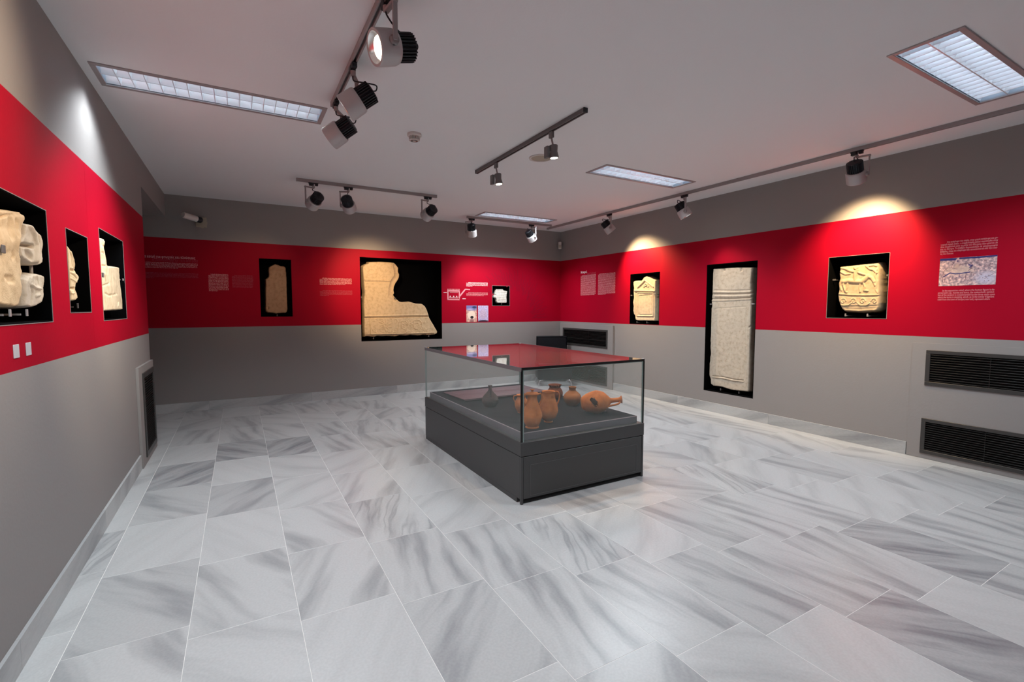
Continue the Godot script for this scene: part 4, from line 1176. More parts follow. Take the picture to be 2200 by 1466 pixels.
func niches_and_stones() -> void:
	niche("back", BACK_HOLES[0], 0.24, "largest black niche in the back wall, around the broken carved slab", [[-3.955, 1.62, 0.06, 1, 0], [-3.395, 1.61, 0.06, -1, 0], [-3.76, 0.945, 0.07, 0, 1], [-2.80, 0.955, 0.07, 0, 1]])
	niche("back", BACK_HOLES[1], 0.24, "narrow black niche at the left of the back wall, around a plain notched slab", [[-5.19, 1.340, 0.08, 0, 1]])
	niche("back", BACK_HOLES[2], 0.2, "smallest black niche, in the back wall near the room's corner", [[-1.33, 1.530, 0.08, 0, 1]], 0.004)
	niche("right", RIGHT_HOLES[0], 0.28, "black niche in the right wall around the gabled gravestone", [[2.012, 1.655, 0.03, 1, 0], [2.540, 1.655, 0.03, -1, 0], [2.15, 1.218, 0.03, 0, 1], [2.37, 1.218, 0.03, 0, 1]])
	niche("right", RIGHT_HOLES[1], 0.28, "tall black niche that reaches almost to the floor in the right wall", [[3.54, 1.50, 0.06, 1, 0], [4.165, 1.50, 0.06, -1, 0, 1], [3.72, 0.325, 0.08, 0, 1], [4.0, 0.325, 0.08, 0, 1]])
	niche("right", RIGHT_HOLES[2], 0.28, "square black niche in the right wall around the horseman relief", [[5.10, 1.76, 0.10, 1, 0], [5.61, 1.78, 0.10, -1, 0], [5.24, 1.375, 0.08, 0, 1, 1], [5.45, 1.375, 0.08, 0, 1, 1]], 0.003)
	niche("left", LEFT_HOLES[0], 0.26, "black niche in the left wall nearest the passage, around a carved block", [[-2.945, 1.68, 0.02, -1, 0, 1]], 0.003)
	niche("left", LEFT_HOLES[1], 0.30, "narrow middle niche of the left wall, around a draped fragment", [[-4.22, 1.466, 0.03, 0, 1]], 0.003)
	niche("left", LEFT_HOLES[2], 0.26, "wide black niche at the left edge of the picture, with three stone pieces", [[-5.04, 1.432, 0.02, 0, 1, 1], [-5.22, 1.432, 0.02, 0, 1, 1]], 0.003)
	stone("carved_slab", "large broken stone slab with scrollwork along its foot, in the largest niche", "carved slab", "back", Vector2(-3.274, 0.953), 0.05, big_outline, big_carving + scrolls(), 0.15, 0.022, 0.0062, 0.0035, 1, mats.limestone)
	stone("plain_slab", "dim brown stone slab with a notch at its upper left, in a narrow niche", "stone slab", "back", Vector2(-5.195, 1.348), 0.06, n1_outline, n1_carving, 0.12, 0.016, 0.007, 0.005, 2, mats.brown_stone)
	stone("inscribed_fragment", "small whitish fragment with rows of worn lines, in the smallest niche", "stone fragment", "back", Vector2(-1.356, 1.539), 0.05, tn_outline, tn_carving, 0.06, 0.008, 0.005, 0.004, 3, mats.white_stone)
	stone("gabled_gravestone", "gravestone with a small gable and a sunken framed panel", "gravestone", "right", Vector2(2.274, 1.23), 0.03, r1_outline, r1_carving, 0.16, 0.013, 0.005, 0.003, 4, mats.marble_stone)
	stone("tall_gravestone", "tall plain stone slab with ridges across its upper part", "gravestone", "right", Vector2(3.837, 0.332), 0.05, r2_outline, r2_carving, 0.17, 0.014, 0.007, 0.0035, 5, mats.grey_stone)
	stone("horseman_relief", "square stone relief of a rider on a horse above a band of scrolls", "stone relief", "right", Vector2(5.355, 1.39), 0.05, r3_outline, r3_carving, 0.14, 0.03, 0.0042, 0.0022, 6, mats.limestone)
	stone("stone_block", "big weathered stone block cut by the left edge of the picture", "stone block", "left", Vector2(-5.153, 1.446), 0.01, la_outline, la_carving, 0.14, 0.014, 0.006, 0.006, 7, mats.limestone)
	stone("upper_stone_fragment", "curved stone fragment propped on a rod, upper right of the weathered block", "stone fragment", "left", Vector2(-4.86, 1.648), 0.015, lb_outline, lb_carving, 0.12, 0.016, 0.005, 0.006, 8, mats.grey_stone)
	stone("lower_stone_fragment", "rough squarish stone fragment low at the right of the weathered block", "stone fragment", "left", Vector2(-4.855, 1.444), 0.015, lc_outline, lc_carving, 0.12, 0.016, 0.005, 0.008, 9, mats.grey_stone)
	stone("draped_fragment", "bulging stone fragment of folded drapery in the narrow middle niche", "stone fragment", "left", Vector2(-4.238, 1.481), 0.012, ld_outline, ld_carving, 0.12, 0.016, 0.004, 0.004, 10, mats.limestone)
	stone("figure_block", "bright carved block with a worn standing figure, in the niche nearest the passage", "carved block", "left", Vector2(-3.28, 1.42), 0.01, le_outline, le_carving, 0.14, 0.014, 0.005, 0.005, 11, mats.marble_stone)
	var rod := begin()
	tube(rod, [Vector3(0, 0, 0), Vector3(0, 0.10, 0)], 0.007, 10)
	var o := mesh_node("support_rod", done(rod), mats.lamp_silver)
	o.position = on_wall("left", -4.735, 1.585, -0.06)
	tag(o, "thin metal rod that props the curved fragment above the rough squarish one", "rod")
	for p in [[0.02, 1.687, "small dark metal clip plate on the face of the weathered block", -5.235], [0.0, 1.679, "small dark metal clip plate on the carved block with the figure", -3.605]]:
		var cst := begin()
		cbox(cst, Vector3.ZERO, Vector3(0.03, 0.034, 0.008), 0.002)
		var c := mesh_node("clip_plate", done(cst), mats.track_dark)
		c.transform = Transform3D(wall_basis("left"), on_wall("left", p[3], p[1], -0.002))
		tag(c, p[2], "clip")

# ---------------------------------------------------------------- prints on the walls
func print_thing(called: String, label: String, category: String, side: String, u: float, y: float, group := "") -> Node3D:
	return thing(called, label, category, on_wall(side, u, y, 0.0), wall_basis(side), group)

func word_lines(st: SurfaceTool, x0: float, x1: float, top: float, pitch: float, lines: int, last: float, indent: float, rng: RandomNumberGenerator) -> void:
	# lines of print too small to read: a dash for every word
	for k in lines:
		var y := top - pitch * (k + 0.5)
		var x := x0 + (indent if k == 0 else 0.0)
		var end := x1 if k < lines - 1 else x0 + (x1 - x0) * last
		while x < end - pitch * 0.4:
			for letter in rng.randi_range(2, 9):
				var w := pitch * rng.randf_range(0.24, 0.44)
				if x + w > end:
					break
				var tall := rng.randf()
				var y0 := y - pitch * (0.40 if tall < 0.12 else 0.22)
				var y1 := y + pitch * (0.42 if tall > 0.75 else 0.22)
				quad(st, Vector3(x, y0, 0.0007), Vector3(x + w * 0.78, y0, 0.0007), Vector3(x + w * 0.78, y1, 0.0007), Vector3(x, y1, 0.0007), Vector3.BACK)
				x += w
			x += pitch * 0.28

func lettering(called: String, text: String, height: float, width: float, bold: bool, m: Material, parent: Node, at: Vector3, left := true) -> void:
	var f := SystemFont.new()
	f.font_names = PackedStringArray(["Droid Sans"])
	f.font_weight = 700 if bold else 400
	var t := TextMesh.new()
	t.text = text
	t.font = f
	t.font_size = 32
	t.pixel_size = height / 32.0
	t.depth = 0.0008
	t.curve_step = 1.5
	t.horizontal_alignment = HORIZONTAL_ALIGNMENT_LEFT
	var o := mesh_node(called, t, m, parent)
	var box_ := t.get_aabb()
	var sx := width / maxf(box_.size.x, 1e-4) if width > 0 else 1.0
	o.scale = Vector3(sx, 1, 1)
	o.position = at + Vector3(-box_.position.x * sx, 0, 0.0006)

func flat_picture(called: String, img: Image, w: float, h: float, label: String, category: String, side: String, u: float, y: float, group: String) -> void:
	var st := begin()
	var c := [Vector3(0, 0, 0.0012), Vector3(w, 0, 0.0012), Vector3(w, h, 0.0012), Vector3(0, h, 0.0012)]
	var t := [Vector2(0, 1), Vector2(1, 1), Vector2(1, 0), Vector2(0, 0)]
	for i in [0, 2, 1, 0, 3, 2]:
		st.set_uv(t[i])
		st.add_vertex(c[i])
	for i in 4:
		var j := (i + 1) % 4
		st.set_uv(t[i])
		quad(st, c[i], c[j], c[j] * Vector3(1, 1, 0), c[i] * Vector3(1, 1, 0), (c[i] + c[j]) * 0.5 - Vector3(w, h, 0) * 0.5)
	var m := mat(called + "_print", Color.WHITE, 0.5)
	m.albedo_texture = ImageTexture.create_from_image(img)
	var o := mesh_node(called, done(st), m)
	o.transform = Transform3D(wall_basis(side), on_wall(side, u, y))
	tag(o, label, category, group)

func blob(img: Image, cx: float, cy: float, rx: float, ry: float, c: Color, soft := 0.5) -> void:
	for y in range(maxi(int(cy - ry), 0), mini(int(cy + ry) + 1, img.get_height())):
		for x in range(maxi(int(cx - rx), 0), mini(int(cx + rx) + 1, img.get_width())):
			var d := Vector2((x - cx) / rx, (y - cy) / ry).length()
			if d < 1.0:
				img.set_pixel(x, y, img.get_pixel(x, y).lerp(c, c.a * (1.0 - smoothstep(1.0 - soft, 1.0, d))))

func stroke(img: Image, pts: Array, r: float, c: Color) -> void:
	for i in pts.size() - 1:
		var a: Vector2 = pts[i]
		var b: Vector2 = pts[i + 1]
		var n := int(a.distance_to(b) / maxf(r * 0.5, 0.5)) + 1
		for k in n + 1:
			var p := a.lerp(b, float(k) / n)
			blob(img, p.x, p.y, r, r, c, 0.6)

func mottled(w: int, h: int, c: Color, amount: float, freq: float, sd: int) -> Image:
	var img := Image.create(w, h, false, Image.FORMAT_RGB8)
	var f := noise(freq, 5, sd)
	for y in h:
		for x in w:
			var v := 1.0 + f.get_noise_2d(x, y) * amount
			img.set_pixel(x, y, Color(c.r * v, c.g * v, c.b * (v * 0.8 + 0.2)))
	return img

func wall_prints() -> void:
	var rng := RandomNumberGenerator.new()
	rng.seed = 5
	var grp := "white texts printed on the red band"
	# back wall, beside the passage
	var t := print_thing("wall_text", "white heading and two paragraphs beside the passage, first text on the back wall", "wall text", "back", -6.757, 1.84, grp)
	lettering("heading", "Η μοίρα κοινή για φτωχούς και πλούσιους", 0.052, 0.665, true, mats.pale_print, t, Vector3(-0.098, 0.293, 0))
	lettering("subheading", "A common fate for rich and poor", 0.056, 0.515, false, mats.faint_print, t, Vector3(0.085, 0.253, 0))
	var st := begin()
	word_lines(st, 0.0, 0.595, 0.222, 0.0165, 5, 0.62, 0.0, rng)
	part("paragraph", st, mats.pale_print, t)
	st = begin()
	word_lines(st, 0.005, 0.597, 0.085, 0.0165, 5, 0.16, 0.0, rng)
	part("paragraph", st, mats.faint_print, t)
	t = print_thing("wall_text", "two narrow white text columns just left of the notched slab's niche", "wall text", "back", -6.046, 1.675, grp)
	st = begin()
	word_lines(st, 0.0, 0.243, 0.252, 0.0165, 15, 0.45, 0.03, rng)
	part("paragraph", st, mats.pale_print, t)
	st = begin()
	word_lines(st, 0.286, 0.556, 0.245, 0.0165, 11, 0.95, 0.03, rng)
	part("paragraph", st, mats.faint_print, t)
	t = print_thing("wall_text", "two short white paragraphs just left of the largest niche", "wall text", "back", -4.585, 1.63, grp)
	st = begin()
	word_lines(st, 0.0, 0.487, 0.288, 0.0185, 6, 0.8, 0.04, rng)
	part("paragraph", st, mats.pale_print, t)
	st = begin()
	word_lines(st, 0.0, 0.49, 0.095, 0.0185, 5, 0.28, 0.04, rng)
	part("paragraph", st, mats.faint_print, t)
	t = print_thing("wall_text", "two short white paragraphs above the pair of photographs, near the smallest niche", "wall text", "back", -2.093, 1.667, grp)
	st = begin()
	word_lines(st, 0.0, 0.438, 0.251, 0.0168, 5, 0.28, 0.04, rng)
	part("paragraph", st, mats.white_print, t)
	st = begin()
	word_lines(st, 0.0, 0.438, 0.064, 0.0168, 4, 0.82, 0.04, rng)
	part("paragraph", st, mats.pale_print, t)
	# the plan of a tomb
	t = print_thing("plan_drawing", "white line plan of a chamber with a slanting passage, right of the largest niche", "drawing", "back", -2.464, 1.585)
	st = begin()
	for b in [[0.0, 0.0, 0.022, 0.185], [0.222, 0.03, 0.02, 0.15], [0.0, 0.155, 0.24, 0.022], [0.0, 0.0, 0.235, 0.02]]:
		box(st, Vector3(b[0] + b[2] * 0.5, b[1] + b[3] * 0.5, 0.0006), Vector3(b[2], b[3], 0.0008))
	for k in 11:
		box(st, Vector3(0.01 + 0.022 * k, 0.192, 0.0006), Vector3(0.010, 0.018, 0.0008))
	part("chamber_outline", st, mats.pale_print, t)
	st = begin()
	for b in [[0.03, 0.05, 0.18, 0.004], [0.05, 0.135, 0.16, 0.004], [0.03, 0.036, 0.18, 0.003]]:
		box(st, Vector3(b[0] + b[2] * 0.5, b[1], 0.0006), Vector3(b[2], b[3], 0.0008))
	for x in [0.055, 0.122, 0.18]:
		box(st, Vector3(x, 0.066, 0.0006), Vector3(0.018, 0.022, 0.0008), Basis(Vector3.BACK, 0.4))
	part("inner_lines", st, mats.white_print, t)
	st = begin()
	box(st, Vector3(0.285, 0.125, 0.0006), Vector3(0.025, 0.19, 0.0008), Basis(Vector3.BACK, -0.72))
	box(st, Vector3(0.395, 0.197, 0.0006), Vector3(0.095, 0.016, 0.0008), Basis(Vector3.BACK, -0.06))
	part("passage_outline", st, mats.pale_print, t)
	st = begin()
	box(st, Vector3(-0.04, 0.133, 0.0006), Vector3(0.06, 0.010, 0.0008))
	box(st, Vector3(0.325, 0.028, 0.0006), Vector3(0.065, 0.011, 0.0008))
	part("caption", st, mats.white_print, t)
	# photographs
	var img := mottled(144, 208, Color(0.86, 0.68, 0.62), 0.35, 0.03, 3)
	blob(img, 72, 20, 130, 60, Color(0.45, 0.46, 0.72, 0.9), 0.5)
	blob(img, 110, 22, 40, 18, Color(0.15, 0.22, 0.36, 0.9), 0.5)
	blob(img, 50, 46, 60, 12, Color(0.78, 0.74, 0.88, 0.9), 0.6)
	blob(img, 72, 125, 62, 70, Color(0.97, 0.88, 0.80, 1.0), 0.25)
	blob(img, 76, 150, 26, 22, Color(0.12, 0.08, 0.10, 1.0), 0.4)
	blob(img, 74, 195, 40, 35, Color(0.62, 0.44, 0.44, 0.9), 0.6)
	flat_picture("wall_photograph", img, 0.209, 0.298, "photograph of a pale arched opening, left one of a pair on the back wall", "photograph", "back", -2.096, 1.192, "pair of photographs on the back wall")
	img = mottled(144, 208, Color(0.78, 0.72, 0.86), 0.25, 0.05, 8)
	blob(img, 72, 110, 60, 75, Color(0.82, 0.72, 0.80, 0.7), 0.4)
	for k in 70:
		var ang := rng.randf() * TAU
		var far := sqrt(rng.randf())
		blob(img, 72 + 52 * sin(ang) * far, 115 + 64 * cos(ang) * far, rng.randf_range(3, 9), rng.randf_range(2, 6), Color(0.50, 0.38, 0.55, 0.35), 0.9)
	blob(img, 72, 208, 100, 28, Color(0.14, 0.10, 0.18, 0.95), 0.5)
	flat_picture("wall_photograph", img, 0.212, 0.298, "lilac photograph of a carved disc, right one of a pair on the back wall", "photograph", "back", -1.861, 1.191, "pair of photographs on the back wall")
	# dark red rays round the smallest niche
	t = print_thing("ray_emblem", "fan of faint darker red rays printed round the smallest niche", "wall print", "back", -1.2, 1.32)
	st = begin()
	for k in 46:
		var a := deg_to_rad(-6.0 + 192.0 * k / 45.0)
		var r0 := 0.52 + 0.05 * sin(k * 1.7)
		var r1 := 0.83 + 0.06 * sin(k * 2.3 + 1.0)
		for h in 3:
			var q0 := lerpf(r0, r1, h / 3.0)
			var q1 := lerpf(r0, r1, (h + 1) / 3.0)
			var d := Vector2(cos(a + 0.015 * h), sin(a + 0.015 * h)) * ((q0 + q1) * 0.5)
			var bx := Basis(Vector3.BACK, a + 0.32)
			if d.y > -0.14 and not (absf(d.x + 0.175) < 0.2 and d.y > 0.15 and d.y < 0.56) and not (d.x < -0.43 and d.y > -0.1 and d.x > -1.0 and d.y < 0.62):
				box(st, Vector3(d.x, d.y, 0.0003), Vector3(q1 - q0, 0.030 - 0.006 * h, 0.0005), bx)
	part("rays", st, mats.dark_red_print, t)
	# right wall
	t = print_thing("wall_text", "white heading and two text columns in the right wall's corner, left of the gabled gravestone", "wall text", "right", 0.66, 1.67, grp)
	lettering("heading", "Nεκροί", 0.062, 0.183, true, mats.white_print, t, Vector3(0.0, 0.452, 0))
	lettering("subheading", "Their beloved", 0.060, 0.265, false, mats.faint_print, t, Vector3(0.175, 0.415, 0))
	st = begin()
	word_lines(st, 0.0, 0.443, 0.395, 0.0182, 21, 0.92, 0.03, rng)
	part("paragraph", st, mats.pale_print, t)
	st = begin()
	word_lines(st, 0.508, 0.968, 0.395, 0.0182, 21, 0.45, 0.03, rng)
	part("paragraph", st, mats.pale_print, t)
	t = print_thing("wall_text", "Greek caption in white above the horse picture on the right wall", "wall text", "right", 6.043, 1.935, grp)
	var greek := ["Στο ανάγλυφο του ιππέα, στην μικρή ανάγλυφη και μο-", "νομερή σκηνή ιππέα - ο συμβολισμός ρόλου παραπέμπει στην", "ίδια συμβολική από τη ρίζα του δέντρου που φύεται σε", "και το δέντρο. Το βάθρο παρουσιάζει σε μικρογραφία", "βαθμίδες, όπως στο ανάγλυφο που αποκαλύπτεται από την Σινώ-", "πη του Πόντου."]
	for k in 6:
		var w := 0.385
		if k == 0:
			w = 0.34
		elif k == 5:
			w = 0.095
		lettering("text_line", greek[k], 0.0200, w, false, mats.pale_print, t, Vector3(0.385 - w if k == 0 else 0.0, 0.118 - 0.0212 * k, 0))
	t = print_thing("wall_text", "English caption in white below the horse picture on the right wall", "wall text", "right", 6.045, 1.530, grp)
	var english := ["In the equestrian relief, where the human figure is de-", "picted with cap, mantle and lance, the melancholic symbol-", "ism of the serpent is complemented by the three steps upon", "which the horse is standing, which, as in the similar fragment", "relief from the town of Sinope (now lost), represent altars."]
	for k in 5:
		var w: float = [0.355, 0.385, 0.387, 0.384, 0.360][k]
		lettering("text_line", english[k], 0.0200, w, false, mats.pale_print, t, Vector3(0.03 if k == 0 else 0.0, 0.077 - 0.0205 * k, 0))
	img = mottled(348, 228, Color(0.76, 0.64, 0.64), 0.55, 0.035, 21)
	blob(img, 290, 172, 105, 80, Color(0.80, 0.77, 0.84, 0.9), 0.8)
	blob(img, 130, 105, 120, 55, Color(0.86, 0.75, 0.68, 0.75), 0.6)
	var blue := Color(0.12, 0.14, 0.42, 0.85)
	var brown := Color(0.40, 0.27, 0.31, 0.7)
	stroke(img, [Vector2(0, 8), Vector2(100, 11)], 13, blue)
	stroke(img, [Vector2(126, 6), Vector2(240, 8), Vector2(347, 4)], 8, blue)
	blob(img, 111, 26, 15, 21, Color(0.85, 0.72, 0.70, 1.0), 0.4)
	blob(img, 114, 28, 9, 13, Color(0.34, 0.25, 0.40, 0.9), 0.7)
	blob(img, 112, 66, 26, 30, Color(0.80, 0.66, 0.60, 0.8), 0.7)
	stroke(img, [Vector2(28, 152), Vector2(58, 130), Vector2(70, 122), Vector2(104, 131), Vector2(140, 129), Vector2(192, 122)], 5.0, blue)
	stroke(img, [Vector2(24, 196), Vector2(26, 135), Vector2(30, 100), Vector2(50, 82), Vector2(78, 78), Vector2(100, 86)], 2.0, brown)
	stroke(img, [Vector2(76, 78), Vector2(82, 50), Vector2(92, 36)], 2.0, brown)
	stroke(img, [Vector2(124, 60), Vector2(150, 52), Vector2(176, 46), Vector2(184, 60)], 2.2, brown)
	stroke(img, [Vector2(183, 62), Vector2(206, 70), Vector2(190, 84)], 4.6, blue)
	stroke(img, [Vector2(176, 46), Vector2(200, 52), Vector2(206, 70), Vector2(196, 92), Vector2(184, 110)], 2.0, brown)
	stroke(img, [Vector2(130, 138), Vector2(127, 156), Vector2(146, 162)], 3.0, Color(0.40, 0.30, 0.46, 0.7))
	stroke(img, [Vector2(170, 130), Vector2(168, 176)], 2.0, brown)
	stroke(img, [Vector2(34, 130), Vector2(40, 170), Vector2(34, 200)], 2.0, brown)
	var prng := RandomNumberGenerator.new()
	prng.seed = 31
	for k in 46:
		var p := Vector2(prng.randf_range(200, 330), prng.randf_range(25, 200))
		var q := p + Vector2(prng.randf_range(-16, 16), prng.randf_range(-12, 12))
		stroke(img, [p, (p + q) * 0.5 + Vector2(prng.randf_range(-5, 5), prng.randf_range(-5, 5)), q], prng.randf_range(1.2, 3.4), Color(0.50, 0.36, 0.38, 0.45))
	for k in 30:
		blob(img, prng.randf_range(10, 190), prng.randf_range(60, 215), prng.randf_range(4, 16), prng.randf_range(3, 9), Color(0.62, 0.46, 0.52, 0.35), 0.9)
	stroke(img, [Vector2(279, 164), Vector2(347, 161)], 1.4, Color(0.5, 0.45, 0.55, 0.8))
	flat_picture("wall_picture", img, 0.387, 0.253, "picture of a carved horse with blue shading, between two captions on the right wall", "picture", "right", 6.045, 1.651, "")
	# white cards under the wide niche on the left wall
	var at := [[-5.219, "white wall card, left one of a pair under the wide niche on the left wall"], [-5.085, "white wall card, right one of a pair under the wide niche on the left wall"]]
	for p in at:
		t = print_thing("wall_card", p[1], "card", "left", p[0], 1.239, "pair of white cards on the left wall")
		st = begin()
		cbox(st, Vector3(0.029, 0.0285, 0.0015), Vector3(0.058, 0.057, 0.003), 0.0012)
		part("plate", st, mats.card, t)

# ---------------------------------------------------------------- fan coil covers
func grille(parent: Node3D, u0: float, u1: float, y0: float, y1: float, front: float, rim: float, slats: int, posts: Array, wide := -1) -> void:
	var st := begin()
	var cu := (u0 + u1) * 0.5
	var cy := (y0 + y1) * 0.5
	for s in [-1.0, 1.0]:
		cbox(st, Vector3(cu, cy + s * ((y1 - y0) - rim) * 0.5, front + 0.003), Vector3(u1 - u0, rim, 0.012), 0.002)
		cbox(st, Vector3(cu + s * ((u1 - u0) - rim) * 0.5, cy, front + 0.003), Vector3(rim, y1 - y0 - 2 * rim, 0.012), 0.002)
	var f := part("grille_frame", st, mats.grille, parent)
	st = begin()
	box(st, Vector3(cu, cy, 0.0015), Vector3(u1 - u0 - rim, y1 - y0 - rim, 0.002))
	part("dark_back", st, mats.shadow_gap, f)
	for p in posts:
		st = begin()
		box(st, Vector3(p, cy, front - 0.004), Vector3(0.004, y1 - y0 - 2 * rim, 0.012))
		part("post", st, mats.slat, f)
	var inner := y1 - y0 - 2 * rim
	st = begin()
	cbox(st, Vector3.ZERO, Vector3(u1 - u0 - 2 * rim, 0.0042, 0.016), 0.001, Basis(Vector3.RIGHT, 0.22))
	var m := done(st)
	for k in slats:
		var o := mesh_node("slat", m, mats.slat, f)
		o.position = Vector3(cu, y0 + rim + inner * (k + 0.5) / slats, front - 0.002)
		if k == wide:
			o.scale.y = 2.4

func fan_coils() -> void:
	var g := "fan coil covers at the foot of the walls"
	var t := thing("fan_coil_cover", "grey cover with two dark slatted grilles in the back corner, behind the black chair", "vent cover", on_wall("right", 0, 0), wall_basis("right"), g)
	var st := begin()
	for c in cells([0.03, 1.614], [0.002, 1.135], [[0.15, 1.47, 0.73, 1.04], [0.15, 1.47, 0.06, 0.38]]):
		box(st, Vector3((c[0] + c[1]) * 0.5, (c[2] + c[3]) * 0.5, 0.016), Vector3(c[1] - c[0], c[3] - c[2], 0.03))
	part("panel", st, mats.grey_paint, t)
	grille(t, 0.14, 1.48, 0.72, 1.052, 0.031, 0.034, 11, [0.95], 4)
	grille(t, 0.14, 1.48, 0.05, 0.39, 0.031, 0.034, 13, [0.95])
	t = thing("fan_coil_cover", "grey cover with two dark slatted grilles at the right edge of the picture", "vent cover", on_wall("right", 0, 0), wall_basis("right"), g)
	st = begin()
	for c in cells([5.877, 7.49], [0.002, 1.113], [[6.0, 7.34, 0.72, 1.04], [6.0, 7.34, 0.06, 0.38]]):
		box(st, Vector3((c[0] + c[1]) * 0.5, (c[2] + c[3]) * 0.5, 0.006), Vector3(c[1] - c[0], c[3] - c[2], 0.012))
	part("panel", st, mats.grey_paint, t)
	grille(t, 5.99, 7.35, 0.713, 1.049, 0.013, 0.034, 12, [6.44, 6.9])
	grille(t, 5.984, 7.35, 0.052, 0.392, 0.013, 0.034, 13, [6.44, 6.9])
	t = thing("fan_coil_cover", "pale framed cover with one tall dark slatted grille at the end of the left wall", "vent cover", on_wall("left", 0, 0), wall_basis("left"), g)
	st = begin()
	for c in cells([-2.655, -1.832], [0.002, 0.914], [[-2.48, -1.90, 0.07, 0.835]]):
		box(st, Vector3((c[0] + c[1]) * 0.5, (c[2] + c[3]) * 0.5, 0.012), Vector3(c[1] - c[0], c[3] - c[2], 0.022))
	part("panel", st, mats.grey_paint, t)
	grille(t, -2.495, -1.885, 0.06, 0.845, 0.024, 0.05, 30, [])

# ---------------------------------------------------------------- the glass case
const CX0 := -3.938
const CX1 := -2.716
const CZ0 := 2.962
const CZ1 := 5.026

func display_case() -> void:
	var mid := Vector3((CX0 + CX1) * 0.5, 0, (CZ0 + CZ1) * 0.5)
	var w := CX1 - CX0
	var d := CZ1 - CZ0
	var t := thing("display_case", "glass display case on a charcoal base, standing on the marble floor", "display case", mid)
	var st := begin()
	# plinth: side walls, a set back toe space at the front
	cbox(st, Vector3(0, 0.1975, -0.010), Vector3(w, 0.321, d - 0.020), 0.002)
	box(st, Vector3(0, 0.019, -0.03), Vector3(w - 0.002, 0.036, d - 0.07))
	for s in [-1.0, 1.0]:
		box(st, Vector3(s * (w * 0.5 - 0.009), 0.1795, d * 0.5 - 0.010), Vector3(0.018, 0.357, 0.020))
	part("plinth", st, mats.charcoal, t)
	st = begin()
	box(st, Vector3(0, 0.020, d * 0.5 - 0.03), Vector3(w - 0.04, 0.034, 0.03))
	part("toe_space", st, mats.shadow_gap, t)
	st = begin()
	cbox(st, Vector3(0, 0.1975, d * 0.5 - 0.006), Vector3(w - 0.042, 0.316, 0.012), 0.002)
	var door := part("access_door", st, mats.charcoal, t)
	st = begin()
	for s in [-1.0, 1.0]:
		box(st, Vector3(0, 0.175 + s * 0.116, d * 0.5 + 0.0005), Vector3(1.068, 0.0035, 0.003))
		box(st, Vector3(s * 0.533, 0.175, d * 0.5 + 0.0005), Vector3(0.0035, 0.232, 0.003))
	part("door_moulding", st, mats.charcoal_line, door)
	st = begin()
	cbox(st, Vector3(0, 0.4145, 0), Vector3(w + 0.006, 0.105, d + 0.006), 0.003)
	part("upper_frame", st, mats.charcoal, t)
	st = begin()
	box(st, Vector3(0, 0.360, 0), Vector3(w - 0.006, 0.006, d - 0.006))
	part("joint", st, mats.shadow_gap, t)
	# the raised deck on which the pots stand
	st = begin()
	cbox(st, Vector3(0, 0.4935, 0), Vector3(w - 0.08, 0.055, d - 0.08), 0.003)
	var deck := part("deck", st, mats.deck_side, t)
	st = begin()
	box(st, Vector3(0, 0.522, 0), Vector3(w - 0.092, 0.006, d - 0.092))
	part("felt_top", st, mats.felt, deck)
	for s in [-1.0, 1.0]:
		st = begin()
		cbox(st, Vector3(0, 0.5225, s * (d * 0.5 - 0.043)), Vector3(w - 0.08, 0.005, 0.007), 0.001)
		cbox(st, Vector3(s * (w * 0.5 - 0.043), 0.5225, 0), Vector3(0.007, 0.005, d - 0.094), 0.001)
		part("edge_glint", st, mats.edge_glint, deck)  # thin pale strips painting the glint along the chamfered deck edge
	# glass panes
	var g := 0.008
	var y0 := 0.467
	var y1 := 0.998
	for s in [-1.0, 1.0]:
		st = begin()
		box(st, Vector3(s * (w * 0.5 - 0.008), (y0 + y1) * 0.5, 0), Vector3(g, y1 - y0, d - 0.034))
		part("side_pane", st, mats.glass, t)
		st = begin()
		box(st, Vector3(0, (y0 + y1) * 0.5, s * (d * 0.5 - 0.008)), Vector3(w - 0.034, y1 - y0, g))
		part("end_pane", st, mats.glass, t)
	st = begin()
	box(st, Vector3(0, 1.0115, 0), Vector3(w - 0.012, 0.010, d - 0.012))
	part("top_pane", st, mats.top_glass, t)
	# seals and edges
	for sx in [-1.0, 1.0]:
		for sz in [-1.0, 1.0]:
			st = begin()
			var p := Vector3(sx * (w * 0.5 - 0.007), (y0 + y1) * 0.5, sz * (d * 0.5 - 0.007))
			if sx < 0 and sz < 0:
				box(st, p, Vector3(0.006, y1 - y0, 0.006))
			else:
				box(st, p, Vector3(0.013, y1 - y0, 0.010))
			part("corner_seal", st, mats.seal if sz > 0 else mats.glass_edge, t)
			st = begin()
			if sz > 0:
				box(st, Vector3(sx * (w * 0.5 - 0.021), (y0 + y1) * 0.5, d * 0.5 - 0.007), Vector3(0.006, y1 - y0, 0.008))
			else:
				box(st, Vector3(sx * (w * 0.5 - 0.017), (y0 + y1) * 0.5, -d * 0.5 + 0.007), Vector3(0.005, y1 - y0, 0.008))
			part("glass_edge", st, mats.glass_edge, t)
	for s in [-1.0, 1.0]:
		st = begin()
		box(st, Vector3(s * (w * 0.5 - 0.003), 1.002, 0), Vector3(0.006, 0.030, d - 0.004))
		part("top_reflection", st, mats.edge_reflection, t)  # opaque grey strip painting the reflection in the bevelled glass edge
		st = begin()
		box(st, Vector3(0, 1.008, s * (d * 0.5 - 0.003)), Vector3(w - 0.012, 0.018, 0.006))
		part("top_seal", st, mats.seal, t)
		st = begin()
		box(st, Vector3(0, 0.9955, s * (d * 0.5 - 0.004)), Vector3(w - 0.05, 0.005, 0.004))
		part("top_edge", st, mats.glass_edge, t)
